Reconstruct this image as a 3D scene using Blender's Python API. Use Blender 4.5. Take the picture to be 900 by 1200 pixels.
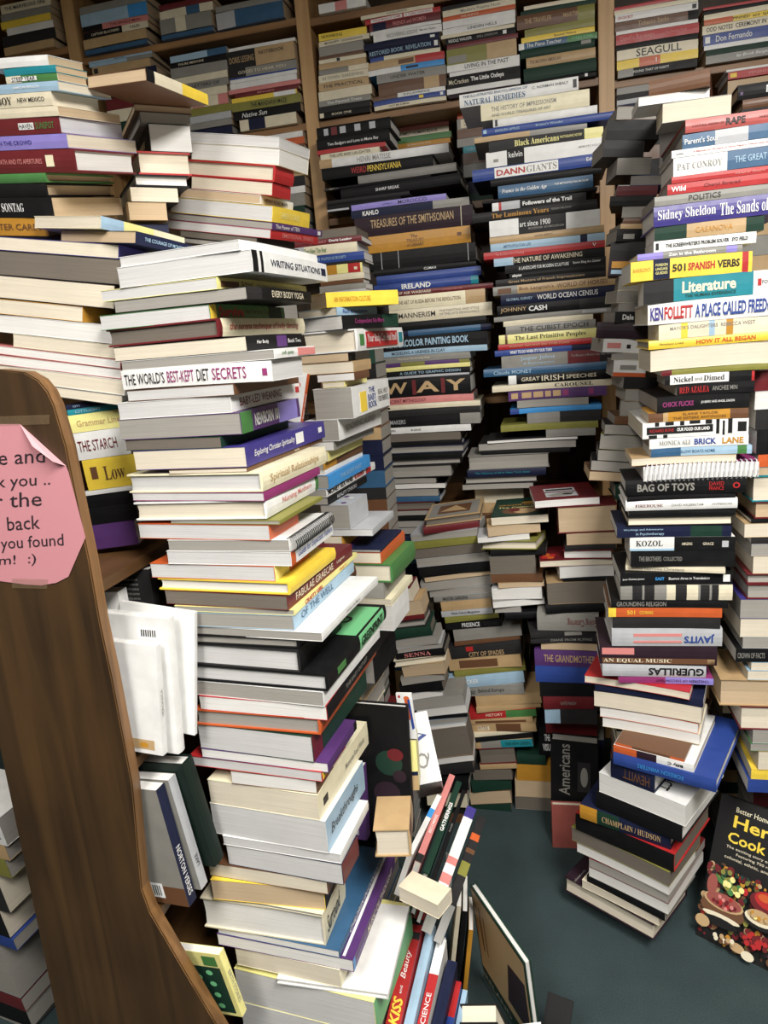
import bpy, bmesh, math, random
import numpy as np
from mathutils import Vector, Matrix
random.seed(11)
for o in list(bpy.data.objects): bpy.data.objects.remove(o)
scene = bpy.context.scene
COL = scene.collection

# ------------------------------------------------------------------ camera
FPX, CAMH, YAW, PITCH, ROLL = 830.0, 1.40, 13.0, 13.5, 4.8
def _basis():
    a, p, q = math.radians(YAW), math.radians(PITCH), math.radians(ROLL)
    f = Vector((-math.sin(a)*math.cos(p), math.cos(a)*math.cos(p), -math.sin(p)))
    r = Vector((math.cos(a), math.sin(a), 0)); u = r.cross(f)
    return f, r*math.cos(q) - u*math.sin(q), u*math.cos(q) + r*math.sin(q)
CF, CR, CU = _basis()
CAM = Vector((0, 0, CAMH))
cd = bpy.data.cameras.new('camera'); cam = bpy.data.objects.new('camera', cd); COL.objects.link(cam)
cd.sensor_fit = 'VERTICAL'; cd.sensor_height = 36.0; cd.sensor_width = 27.0
cd.lens = FPX/1200*36; cd.clip_start = .02
cam.matrix_world = Matrix(((CR.x, CU.x, -CF.x, 0), (CR.y, CU.y, -CF.y, 0), (CR.z, CU.z, -CF.z, CAMH), (0, 0, 0, 1)))
scene.camera = cam
def ray(x, y): return CF + CR*((x-450)/FPX) + CU*((600-y)/FPX)
def at(x, y, Y): d = ray(x, y); return CAM + d*(Y/d.y)
def atz(x, y, z): d = ray(x, y); return CAM + d*((z-CAMH)/d.z)

# ------------------------------------------------------------------ world, lamps, exposure
w = bpy.data.worlds.new('room_light'); scene.world = w; w.use_nodes = True
w.node_tree.nodes['Background'].inputs[0].default_value = (1, .97, .92, 1)
w.node_tree.nodes['Background'].inputs[1].default_value = .025
scene.view_settings.view_transform = 'Standard'; scene.view_settings.look = 'None'
scene.view_settings.gamma = 1; scene.view_settings.use_curve_mapping = False
scene.view_settings.exposure = 0.4
LAMPS = [((.72, -.2, 2.62), 1.2, .6, 80), ((-.6, -.85, 2.62), 1.2, .6, 40)]
for loc, ly, lx, pw in LAMPS:
    ld = bpy.data.lights.new('fluorescent_light', 'AREA'); ld.shape = 'RECTANGLE'; ld.size = lx; ld.size_y = ly
    ld.energy = pw; ld.color = (1, .965, .91)
    lo = bpy.data.objects.new('fluorescent_light', ld); COL.objects.link(lo); lo.location = (loc[0], loc[1], loc[2]-.02)

# ------------------------------------------------------------------ colours and materials
def lin(c):
    r = []
    for v in c:
        v /= 255.0
        r.append(v/12.92 if v <= .04045 else ((v+.055)/1.055)**2.4)
    return (*r, 1)
PAL = dict(
 wh=((232,232,230),'white'), cr=((226,216,190),'cream'), iv=((236,228,196),'ivory'), tn=((188,158,116),'tan'), br=((104,70,46),'brown'),
 mr=((104,26,32),'maroon'), rd=((178,38,40),'red'), og=((200,92,44),'orange'), yl=((240,208,72),'yellow'), py=((238,230,150),'pale yellow'),
 gd=((190,136,44),'gold'), ol=((132,130,60),'olive'), gn=((70,124,66),'green'), dg=((26,56,44),'dark green'), tl=((28,134,148),'teal'),
 sk=((62,146,214),'sky blue'), bl=((42,68,142),'blue'), sb=((52,92,128),'steel blue'), nv=((24,30,58),'navy'), ig=((64,56,132),'indigo'),
 pu=((84,50,108),'purple'), lv=((142,130,204),'lavender'), pk=((212,134,130),'pink'), mg=((142,52,108),'magenta'), bk=((15,15,17),'black'), gy=((140,138,132),'grey'),
 dk=((40,39,40),'dark grey'), sv=((180,182,186),'silver'), lb=((160,190,212),'light blue'), pl=((44,28,38),'dark plum'), ds=((150,80,72),'dusty red'), rs=((184,92,88),'rose'), vg=((13,30,24),'very dark green'),
 lt=((240,240,240),'white'), gr=((120,200,140),'mint green'))
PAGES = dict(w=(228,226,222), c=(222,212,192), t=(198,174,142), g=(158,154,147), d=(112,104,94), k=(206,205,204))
_m = {}
def nmat(key): 
    m = bpy.data.materials.new(key); m.use_nodes = True; _m[key] = m
    return m, m.node_tree.nodes, m.node_tree.links, m.node_tree.nodes['Principled BSDF']
def cover_mat(c, rough=.42):
    key = 'cover_'+c
    if key in _m: return _m[key]
    m, n, l, b = nmat(key); base = lin(PAL[c][0])
    tc = n.new('ShaderNodeTexCoord'); nz = n.new('ShaderNodeTexNoise'); nz.inputs['Scale'].default_value = 38; nz.inputs['Detail'].default_value = 5
    l.new(tc.outputs['Object'], nz.inputs['Vector'])
    mx = n.new('ShaderNodeMix'); mx.data_type = 'RGBA'
    mx.inputs[6].default_value = tuple(v*.8 for v in base[:3])+(1,); mx.inputs[7].default_value = tuple(min(1, v*1.12+.004) for v in base[:3])+(1,)
    l.new(nz.outputs['Fac'], mx.inputs[0]); l.new(mx.outputs[2], b.inputs['Base Color'])
    if c in ('bk', 'dk', 'pl', 'nv', 'vg', 'dg'): b.inputs['Specular IOR Level'].default_value = .22; rough = .5
    mr = n.new('ShaderNodeMapRange'); mr.inputs[3].default_value = rough-.12; mr.inputs[4].default_value = rough+.14
    l.new(nz.outputs['Fac'], mr.inputs[0]); l.new(mr.outputs[0], b.inputs['Roughness'])
    return m
def page_mat(p):
    key = 'pages_'+p
    if key in _m: return _m[key]
    m, n, l, b = nmat(key); base = lin(PAGES[p])
    tc = n.new('ShaderNodeTexCoord'); mp = n.new('ShaderNodeMapping'); mp.inputs['Scale'].default_value = (5, 5, 520)
    nz = n.new('ShaderNodeTexNoise'); nz.inputs['Scale'].default_value = 1.4; nz.inputs['Detail'].default_value = 3
    l.new(tc.outputs['Object'], mp.inputs[0]); l.new(mp.outputs[0], nz.inputs['Vector'])
    n2 = n.new('ShaderNodeTexNoise'); n2.inputs['Scale'].default_value = 16; l.new(tc.outputs['Object'], n2.inputs['Vector'])
    cr = n.new('ShaderNodeValToRGB'); cr.color_ramp.elements[0].position = .3; cr.color_ramp.elements[1].position = .68
    cr.color_ramp.elements[0].color = tuple(v*.86 for v in base[:3])+(1,); cr.color_ramp.elements[1].color = base
    l.new(nz.outputs['Fac'], cr.inputs[0])
    mx = n.new('ShaderNodeMix'); mx.data_type = 'RGBA'; mx.blend_type = 'MULTIPLY'; mx.inputs[0].default_value = .35
    l.new(cr.outputs[0], mx.inputs[6]); l.new(n2.outputs['Color'], mx.inputs[7]); 
    hs = n.new('ShaderNodeHueSaturation'); hs.inputs['Saturation'].default_value = 0; l.new(n2.outputs['Color'], hs.inputs['Color'])
    mr = n.new('ShaderNodeMapRange'); mr.inputs[1].default_value = .3; mr.inputs[2].default_value = .7; mr.inputs[3].default_value = .8; mr.inputs[4].default_value = 1
    l.new(hs.outputs[0], mr.inputs[0]); l.new(mr.outputs[0], mx.inputs[7])
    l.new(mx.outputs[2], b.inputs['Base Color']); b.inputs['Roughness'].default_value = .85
    bp = n.new('ShaderNodeBump'); bp.inputs['Strength'].default_value = .35; bp.inputs['Distance'].default_value = .0008
    l.new(nz.outputs['Fac'], bp.inputs['Height']); l.new(bp.outputs[0], b.inputs['Normal'])
    return m
def ink(c):
    key = 'ink_'+c
    if key in _m: return _m[key]
    m, n, l, b = nmat(key); b.inputs['Base Color'].default_value = lin(PAL[c][0]); b.inputs['Roughness'].default_value = .5
    return m
def plain(key, rgb, rough=.6, metal=0):
    if key in _m: return _m[key]
    m, n, l, b = nmat(key); b.inputs['Base Color'].default_value = lin(rgb); b.inputs['Roughness'].default_value = rough; b.inputs['Metallic'].default_value = metal
    return m
def wood(key, c0, c1, axis=2, scale=1.0, rough=.45):
    if key in _m: return _m[key]
    m, n, l, b = nmat(key)
    tc = n.new('ShaderNodeTexCoord'); mp = n.new('ShaderNodeMapping'); s = [26*scale]*3; s[axis] = 1.6*scale; mp.inputs['Scale'].default_value = s
    nz = n.new('ShaderNodeTexNoise'); nz.inputs['Scale'].default_value = 1; nz.inputs['Detail'].default_value = 8; nz.inputs['Distortion'].default_value = .9
    n2 = n.new('ShaderNodeTexNoise'); n2.inputs['Scale'].default_value = 5; n2.inputs['Detail'].default_value = 4
    l.new(tc.outputs['Object'], mp.inputs[0]); l.new(mp.outputs[0], nz.inputs['Vector']); l.new(tc.outputs['Object'], n2.inputs['Vector'])
    ad = n.new('ShaderNodeMath'); ad.operation = 'MULTIPLY_ADD'; ad.inputs[1].default_value = .45; l.new(n2.outputs['Fac'], ad.inputs[0]); l.new(nz.outputs['Fac'], ad.inputs[2])
    cr = n.new('ShaderNodeValToRGB'); cr.color_ramp.elements[0].position = .5; cr.color_ramp.elements[1].position = .95
    cr.color_ramp.elements[0].color = lin(c0); cr.color_ramp.elements[1].color = lin(c1)
    l.new(ad.outputs[0], cr.inputs[0]); l.new(cr.outputs[0], b.inputs['Base Color']); b.inputs['Roughness'].default_value = rough
    bp = n.new('ShaderNodeBump'); bp.inputs['Strength'].default_value = .15; bp.inputs['Distance'].default_value = .001; l.new(nz.outputs['Fac'], bp.inputs['Height']); l.new(bp.outputs[0], b.inputs['Normal'])
    return m
OAK = wood('oak', (164,124,80), (206,168,118), 2); OAKX = wood('oak_shelf', (112,78,46), (170,128,84), 0); OAKD = wood('brown_wood', (44,30,15), (78,55,29), 2)
OAKY = wood('shelf_brown', (70,48,28), (110,78,46), 1); RAW = wood('raw_edge', (88,60,32), (146,106,64), 2, 2)

# ------------------------------------------------------------------ object helpers
def link(name, mesh, mat=None, parent=None, mtx=None):
    o = bpy.data.objects.new(name, mesh); COL.objects.link(o)
    if mat is not None:
        for q in (mat if isinstance(mat, list) else [mat]): mesh.materials.append(q)
    if parent is not None: o.parent = parent
    if mtx is not None: o.matrix_local = mtx
    return o
def tag(o, label=None, cat=None, group=None, kind=None):
    if label: o['label'] = label
    if cat: o['category'] = cat
    if group: o['group'] = group
    if kind: o['kind'] = kind
    return o
def pydata(name, v, f):
    me = bpy.data.meshes.new(name); me.from_pydata([tuple(p) for p in v], [], f); me.update(); return me
def boxmesh(name, x0, x1, y0, y1, z0, z1, bev=0):
    bm = bmesh.new(); bmesh.ops.create_cube(bm, size=1)
    for q in bm.verts: q.co = Vector((x0+(q.co.x+.5)*(x1-x0), y0+(q.co.y+.5)*(y1-y0), z0+(q.co.z+.5)*(z1-z0)))
    if bev: bmesh.ops.bevel(bm, geom=bm.edges[:], offset=bev, segments=2, affect='EDGES')
    me = bpy.data.meshes.new(name); bm.to_mesh(me); bm.free(); return me
def prism(name, poly, y0, y1):
    n = len(poly); v = [(x, y0, z) for x, z in poly]+[(x, y1, z) for x, z in poly]
    f = [tuple(range(n)), tuple(range(2*n-1, n-1, -1))]+[(i, i+n, (i+1) % n+n, (i+1) % n) for i in range(n)]
    return pydata(name, v, f)
def tube(name, pts, rad, seg=6):
    v, f = [], []
    for i, p in enumerate(pts):
        p = Vector(p); t = (Vector(pts[min(i+1, len(pts)-1)])-Vector(pts[max(i-1, 0)])).normalized()
        a = t.orthogonal().normalized() if abs(t.x) > .9 else t.cross(Vector((1, 0, 0))).normalized(); b = t.cross(a)
        for k in range(seg): v.append(p+(a*math.cos(2*math.pi*k/seg)+b*math.sin(2*math.pi*k/seg))*rad)
    for i in range(len(pts)-1):
        for k in range(seg): f.append((i*seg+k, i*seg+(k+1) % seg, (i+1)*seg+(k+1) % seg, (i+1)*seg+k))
    return pydata(name, v, f)

# ------------------------------------------------------------------ lettering
_tx = {}
def serif(t, it=False):
    r = ''
    for ch in t:
        if 'A' <= ch <= 'Z': r += chr((0x1D468 if it else 0x1D400)+ord(ch)-65)
        elif 'a' <= ch <= 'z': r += chr((0x1D482 if it else 0x1D41A)+ord(ch)-97)
        elif '0' <= ch <= '9': r += chr(0x1D7CE+ord(ch)-48)
        else: r += ch
    return r
def glyphs(txt, bold=0, shear=0):
    key = (txt, bold, shear)
    if key not in _tx:
        c = bpy.data.curves.new('t', 'FONT'); c.body = txt; c.size = 1; c.resolution_u = 2; c.offset = bold; c.shear = shear
        c.fill_mode = 'FRONT'
        o = bpy.data.objects.new('t', c); me = bpy.data.meshes.new_from_object(o)
        vs = [(q.co.x, q.co.y) for q in me.vertices]; fs = [tuple(p.vertices) for p in me.polygons]
        bpy.data.meshes.remove(me); bpy.data.objects.remove(o); bpy.data.curves.remove(c)
        if not vs: vs = [(0, 0), (1, 0), (1, 1)]
        x0 = min(v[0] for v in vs); x1 = max(v[0] for v in vs); y0 = min(v[1] for v in vs); y1 = max(v[1] for v in vs)
        _tx[key] = ([((v[0]-x0), (v[1]-y0)) for v in vs], fs, max(x1-x0, .01), max(y1-y0, .01))
    return _tx[key]
def text_obj(txt, col, wd, ht, fn, parent, bold=.012, shear=0, flip=False, align='c', amax=1.35, mat=None):
    """lettering of width wd, height ht; fn maps centred (x, z) to a point of the parent's space"""
    vs, fs, bw, bh = glyphs(txt, bold, shear)
    sy = ht/bh; sx = wd/bw
    if sx > amax*sy: sx = amax*sy
    if sx < .3*sy: sy = sx/.3
    W2, H2 = bw*sx/2, bh*sy/2
    off = 0 if align == 'c' else -(wd/2-W2)
    pts = []
    for x, y in vs:
        X, Z_ = x*sx-W2+off, y*sy-H2
        if flip: X, Z_ = -X, -Z_
        pts.append(fn(X, Z_))
    return link('lettering', pydata('lettering', pts, fs), mat or ink(col), parent)

# ------------------------------------------------------------------ one book
# canonical book: spine along x facing -y, pages towards +y, lying on z = 0
ORD = ['zeroth','directly','second','third','fourth','fifth','sixth','seventh','eighth','ninth','tenth','eleventh','twelfth']+['%d%s' % (i, {1: 'st', 2: 'nd', 3: 'rd'}.get(i % 10, 'th') if i > 20 else 'th') for i in range(13, 60)]
def book(L, W, T, hard, cov, pg, bands=(), texts=(), boxes=(), flip=False, droop=0, board=None, name=None):
    root = bpy.data.objects.new(name or ('hardcover_book' if hard else 'paperback_book'), None); COL.objects.link(root)
    root.empty_display_size = .02
    T = max(T, .004)
    t = min(.0025, T*.2) if hard else min(.0007, T*.15)
    bul = min(.0022, T*.1) if hard else min(.0006, T*.04)
    zo = lambda x: -droop*abs(2*x/L)**3
    cuts = sorted(set([round(-.5+k/6, 4) for k in range(7)]+[round(b[0]-.5, 4) for b in bands]+[round(b[1]-.5, 4) for b in bands]))
    cuts = [c for c in cuts if -.5 <= c <= .5]
    ns = 4 if hard else 2
    prof = [(W, 0)]+[(-bul*math.sin(math.pi*k/ns), T*k/ns) for k in range(ns+1)]+[(W, T), (W, T-t), (t, T-t), (t, t), (W, t)]
    n = len(prof); v, f, fm = [], [], []
    mats = [cover_mat(cov)]; names = [cov]
    def mi(c):
        if c not in names: names.append(c); mats.append(cover_mat(c))
        return names.index(c)
    for c in cuts:
        for (y, z) in prof: v.append((c*L, y, z+zo(c*L)))
    for i in range(len(cuts)-1):
        mid = (cuts[i]+cuts[i+1])/2+.5
        for k in range(n):
            f.append((i*n+k, i*n+(k+1) % n, (i+1)*n+(k+1) % n, (i+1)*n+k))
            mm = 0
            if 1 <= k <= ns:
                for b in bands:
                    if b[0] <= mid <= b[1]: mm = mi(b[2])
            elif board: mm = mi(board)
            fm.append(mm)
    f.append(tuple(range(n))[::-1]); f.append(tuple((len(cuts)-1)*n+k for k in range(n))); fm += [mi(board) if board else 0]*2
    me = pydata('cover', v, f); cover = link('cover', me, mats, root)
    me.polygons.foreach_set('material_index', fm)
    # page block
    ov = .0032 if hard else .0006; cc = .002 if hard else .0003
    pp = [(t, t), (W-ov, t), (W-ov-cc, T/2), (W-ov, T-t), (t, T-t)]; n = 5; v, f = [], []
    xs = [(-.5+k/6)*(L-2*ov) for k in range(7)]
    for x in xs:
        for (y, z) in pp: v.append((x, y, z+zo(x)))
    for i in range(6):
        for k in range(n): f.append((i*n+k, i*n+(k+1) % n, (i+1)*n+(k+1) % n, (i+1)*n+k))
    f.append((4, 3, 2, 1, 0)); f.append(tuple(6*n+k for k in range(n)))
    link('page_block', pydata('page_block', v, f), page_mat(pg), root)
    yf = lambda z: -bul*math.sin(math.pi*min(max(z/T, 0), 1))
    for b in boxes:                                     # printed or glued panels on the spine: s0, s1, h0, h1, colour
        x0, x1, z0, z1 = (b[0]-.5)*L, (b[1]-.5)*L, b[2]*T, b[3]*T
        q = [(x0, z0), (x1, z0), (x1, z1), (x0, z1)]; vv = [(x, -bul-.0003, z+zo(x)) for x, z in q]+[(x, -bul+.0004, z+zo(x)) for x, z in q]
        link('spine_label', pydata('spine_label', vv, [(0, 1, 2, 3), (7, 6, 5, 4), (0, 4, 5, 1), (1, 5, 6, 2), (2, 6, 7, 3), (3, 7, 4, 0)]), ink(b[4]), cover)
    for s in texts:
        s0, s1 = s['s0'], s['s1']
        if flip: s0, s1 = 1-s1, 1-s0
        xc, zc = ((s0+s1)/2-.5)*L, s['c']*T
        text_obj(s['t'], s['col'], (s1-s0)*L, s['h']*T, lambda x, z: (xc+x, -bul-.0007, zc+z+zo(xc+x)), cover, s['bold'], s['sh'], flip, 'l' if s['al'] else 'c', s['am'])
    return root
ROT = dict(f=0, r=90, l=-90, b=180)

DARK = {'br','mr','rd','ol','gn','dg','tl','bl','sb','nv','ig','pu','mg','bk','dk','pl','gy','sk','og','gd'}
def parse_texts(s, cov):
    out = []
    for seg in s.split(';'):
        seg = seg.strip()
        if not seg: continue
        p = seg.split('~'); g = lambda i, d: (p[i] if len(p) > i and p[i] != '' else d)
        st = g(6, '')
        out.append(dict(raw=p[0].strip(), t=serif(p[0].strip(), 'j' in st) if ('s' in st or 'j' in st) else p[0].strip(), col=g(1, 'cr' if cov in DARK else 'dk'), h=float(g(2, .5)), s0=float(g(3, .08)), s1=float(g(4, .9)), c=float(g(5, .5)),
                        bold=(0 if ('s' in st or 'j' in st) else .03 if 'b' in st else .006), sh=.3 if 'i' in st else 0, al='l' in st, am=2.5 if 'w' in st else 1.35))
    return out
def parse_bands(s):
    out = []
    for b in s.split(','):
        r, c = b.split(':'); a, e = r.split('-'); out.append((float(a), float(e), c))
    return out
def parse_boxes(s):
    out = []
    for b in s.split(','):
        r, c = b.split(':'); q = [float(x) for x in r.split('-')]; out.append((*q, c))
    return out

STACKS = {}; PENDING = []; FEET = []
FILL_V, FILL_F, FILL_I, FILL_M = [], [], [], []
def flush_fill(where):
    if not FILL_V: return
    me = pydata('stacked_books', FILL_V, FILL_F); o = link('stacked_books', me, [_m[k] for k in FILL_M]); me.polygons.foreach_set('material_index', FILL_I)
    tag(o, 'further books stacked at the hidden bottom of the '+where, 'books', kind='stuff')
    for q in (FILL_V, FILL_F, FILL_I, FILL_M): q.clear()
def fill_book(M, L, W, T, hard, cov):
    cover_mat(cov); page_mat('g'); t = .0025 if hard else .0008; ov = .003 if hard else .0005
    ix = []
    for k in ('cover_'+cov, 'pages_g'):
        if k not in FILL_M: FILL_M.append(k)
        ix.append(FILL_M.index(k))
    for (x0, x1, y0, y1, z0, z1, m) in ((-L/2, L/2, 0, W, 0, t, 0), (-L/2, L/2, 0, W, T-t, T, 0), (-L/2, L/2, 0, t, t, T-t, 0), (-L/2+ov, L/2-ov, t, W-ov, t, T-t, 1)):
        b = len(FILL_V)
        FILL_V.extend(M @ Vector(q) for q in ((x0,y0,z0),(x1,y0,z0),(x1,y1,z0),(x0,y1,z0),(x0,y0,z1),(x1,y0,z1),(x1,y1,z1),(x0,y1,z1)))
        FILL_F.extend(tuple(b+i for i in q) for q in ((3,2,1,0),(4,5,6,7),(0,1,5,4),(1,2,6,5),(2,3,7,6),(3,0,4,7))); FILL_I.extend([ix[m]]*6)
def stack(sid, where, ref, yaw, top, rows, tilt=0, pitch=0, fill=None, maxw=.24, pg='w', jit=.25, minT=.006, foff=0, fsh=0, fwf=None, yj=1.2, zmin=None, zmax=None, under=None, pname='paperback_book'):
    """a pile of books; rows give the bottom line, left and right end of each book's near face, seen from the photograph's standpoint, on the pile's own front plane"""
    O = at(*ref); az = math.atan2(O.y, O.x); ax_view = Vector((math.cos(az), math.sin(az), 0)); ax_h = Vector((math.sin(az), -math.cos(az), 0))
    R = Matrix.Rotation(math.radians(tilt), 3, ax_view) @ Matrix.Rotation(math.radians(pitch), 3, ax_h) @ Matrix.Rotation(math.radians(yaw), 3, 'Z')
    D, N, U = R @ Vector((1, 0, 0)), R @ Vector((0, 1, 0)), R @ Vector((0, 0, 1))
    def hit(x, y, off):
        d = ray(x, y); t = (off-(CAM-O).dot(N))/d.dot(N); return CAM+d*t
    def solve(P, V, x):
        q = P-CAM; k = (x-450)/FPX
        return (k*CF.dot(q)-CR.dot(q))/(CR.dot(V)-k*CF.dot(V))
    items = []; ztop = None; n = 0
    dr = random.uniform(0, .0012)
    recs = []
    for line in rows.strip().split('\n'):
        line = line.strip()
        if not line or line[0] == '#': continue
        head, _, tx = line.partition('|'); tk = head.split(); yb, xl, xr = (float(q) for q in tk[:3]); kind, cov = tk[3], tk[4]
        op = dict(q.split('=') for q in tk[5:])
        off = float(op.get('d', 0))/100; a = math.radians(float(op.get('a', 0))+random.uniform(-yj, yj))
        xc = (xl+xr)/2
        if ztop is None:
            ztop = (hit(xc, top, off)-O).dot(U)
            if under: ztop = min(it['zb'] for it in STACKS[under])-O.z
            if zmax is not None: ztop = min(ztop, zmax-O.z)
            z0 = ztop
        P = hit(xc, yb, off); zb = (P-O).dot(U)
        if ztop-zb < minT: zb = ztop-minT
        recs.append((P, zb, ztop, xl, xr, a, off, kind, cov, op, tx)); ztop = zb
    k_ = 1.0
    if zmin is not None and (ztop+O.z < zmin or ztop+O.z < zmin+.014): k_ = (z0-(zmin-O.z))/(z0-ztop)      # the pile ends on its shelf
    for (P, zb, zt, xl, xr, a, off, kind, cov, op, tx) in recs:
        zb, zt = z0-(z0-zb)*k_, z0-(z0-zt)*k_
        P = P+U*(zb-(P-O).dot(U))
        D2 = D*math.cos(a)+N*math.sin(a); N2 = -D*math.sin(a)+N*math.cos(a)
        sl, sr = solve(P, D2, xl), solve(P, D2, xr); wf = sr-sl
        if wf > .30 and xl < 0: sl = sr-.26; wf = .26
        if 'w' in op: dep = float(op['w'])/100
        elif 'xs' in op:
            xs = float(op['xs']); cn = P+D2*(sr if xs > xr else sl); dep = abs(solve(cn, N2, xs))
            dep = max(.07, min(dep, .28))
        else: dep = min(maxw, wf*(.68 if kind[0] in 'fb' else 1.45))
        dr = min(.003, max(0, dr+random.uniform(-.0005, .0005)))
        txs = parse_texts(tx, cov) if tx.strip() else []
        q = op.get('q', ' '.join(' '.join(s['raw'] for s in txs[:1]).split()[:5]) if txs else '-').replace('_', ' ')
        items.append(dict(ctr=P+D2*((sl+sr)/2), D=D2, N=N2, U=U, wf=wf, dep=dep, T=zt-zb-.0006, kind=kind, cov_=cov, op=op, pg=op.get('p', pg), txs=txs, dr=dr, sid=sid, zb=P.z,
                          rot=random.uniform(-jit, jit), pname=pname, side='xs' in op and 'w' not in op, xs=float(op.get('xs', 0)) - xr,
                          cov=op.get('cn', PAL[cov][1]).replace('_', ' '), hard=kind[1] == 'H', q='' if q == '-' else q, face=kind[0], extra=op))
    STACKS[sid] = items; PENDING.append((sid, where, fill, foff, fsh, fwf))
    return items
def obb(it):
    c = it['ctr']+it['N']*(it['dep']/2)+it['U']*(it['T']/2)
    return np.array(c), np.array([it['D'], it['N'], it['U']]), np.array([it['wf'], it['dep'], it['T']])/2
def pen(A, B):
    """depth by which two oriented boxes run into each other (negative: apart)"""
    t = B[0]-A[0]
    ax = np.vstack([A[1], B[1], np.cross(A[1][:, None, :], B[1][None, :, :]).reshape(9, 3)])
    n = np.linalg.norm(ax, axis=1); ax = ax[n > .05]/n[n > .05][:, None]
    return float((np.abs(ax @ A[1].T) @ A[2] + np.abs(ax @ B[1].T) @ B[2] - np.abs(ax @ t)).min())
def trim(it, how, t):
    r = dict(it)
    if how == 'b': r['dep'] = it['dep']-t
    else: r['wf'] = it['wf']-t; r['ctr'] = it['ctr']+it['D']*(t/2 if how == 'l' else -t/2)
    return r
def settle(tol=.0025):
    """books of neighbouring piles make room for each other: the hidden end of one of them is shortened"""
    al = [it for p in PENDING for it in STACKS[p[0]]]
    for rnd_ in range(4):
        ob = [obb(it) for it in al]; C = np.array([o[0] for o in ob]); R = np.array([np.linalg.norm(o[2]) for o in ob]); hits = 0
        for i in range(len(al)):
            for j in np.nonzero(np.linalg.norm(C[i+1:]-C[i], axis=1) < R[i+1:]+R[i])[0]+i+1:
                a, b = al[i], al[j]
                if a['sid'] == b['sid'] or pen(ob[i], ob[j]) <= tol: continue
                best = None
                for k, (me, ot) in enumerate(((a, ob[j]), (b, ob[i]))):
                    for how in 'lrb':
                        for t in np.arange(.004, .13, .004):
                            size = me['dep'] if how == 'b' else me['wf']
                            if size-t < (.05 if how == 'b' else .06): break
                            if pen(obb(trim(me, how, t)), ot) <= tol:
                                cost = t*((2.2 if me['side'] else .25) if how == 'b' else (1.5 if (me['side'] and (me['xs'] > 0) == (how == 'r')) else 1.0))
                                if best is None or cost < best[0]: best = (cost, k, how, t)
                                break
                if best:
                    k = best[1]; me = (a, b)[k]; me.update(trim(me, best[2], best[3])); ob[(i, j)[k]] = obb(me); hits += 1
        if not hits: break
SOLID = []                                              # boxes of everything standing, for the hidden feet of the piles
def build_stacks():
    settle()
    for sid, where, fill, foff, fsh, fwf in PENDING:
        items = STACKS[sid]
        for it in items:
            op, kind, L, W = it['op'], it['kind'], it['wf'], it['dep']
            if kind[0] in 'rl': L, W = W, L
            b = book(L, W, it['T'], it['hard'], it['cov_'], it['pg'], parse_bands(op['b']) if 'b' in op else (), it['txs'], parse_boxes(op['x']) if 'x' in op else (), 'flip' in op,
                     0 if it['hard'] else it['dr']*(.5 if L < .2 else 1), op.get('bd'), op.get('name', 'hardcover_book' if it['hard'] else it['pname']))
            c = it['ctr']+it['N']*(it['dep']/2)
            M3 = Matrix((it['D'], it['N'], it['U'])).transposed() @ Matrix.Rotation(math.radians(it['rot']), 3, 'Y') @ Matrix.Rotation(math.radians(ROT[kind[0]]), 3, 'Z')
            b.matrix_world = Matrix.Translation(c) @ M3.to_4x4() @ Matrix.Translation((0, -W/2, 0))
            it.update(o=b, L=L, W=W, c=c); SOLID.append(obb(it))
        if fill is not None: FEET.append((where, items[-1], fill, foff, fsh, fwf))
        anc, ai = None, 0
        for i, it in enumerate(items):
            ty = ('hardback' if it['hard'] else 'paperback')
            if 'lab' in it['extra']: lab = it['extra']['lab'].replace('_', ' ')
            elif it['q']: lab = '%s %s lettered %s, in the %s' % (it['cov'], ty, it['q'], where)
            elif anc is not None: lab = '%s %s %s, %s below the book lettered %s' % (it['cov'], ty, 'spine outward' if it['face'] == 'f' else 'pages outward', ORD[i-ai], anc)
            else: lab = '%s %s, %s the %s' % (it['cov'], ty, 'topmost in' if i == 0 else ORD[i+1]+' from the top of', where)
            if it['q']: anc, ai = ' '.join(it['q'].split()[:4]), i
            ws = lab.split()
            if len(lab.replace('-', ' ').split()) > 15: lab = ' '.join(ws[:14]).rstrip(',')
            tag(it['o'], lab, 'book', 'books in the '+where)
    PENDING.clear()
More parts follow.
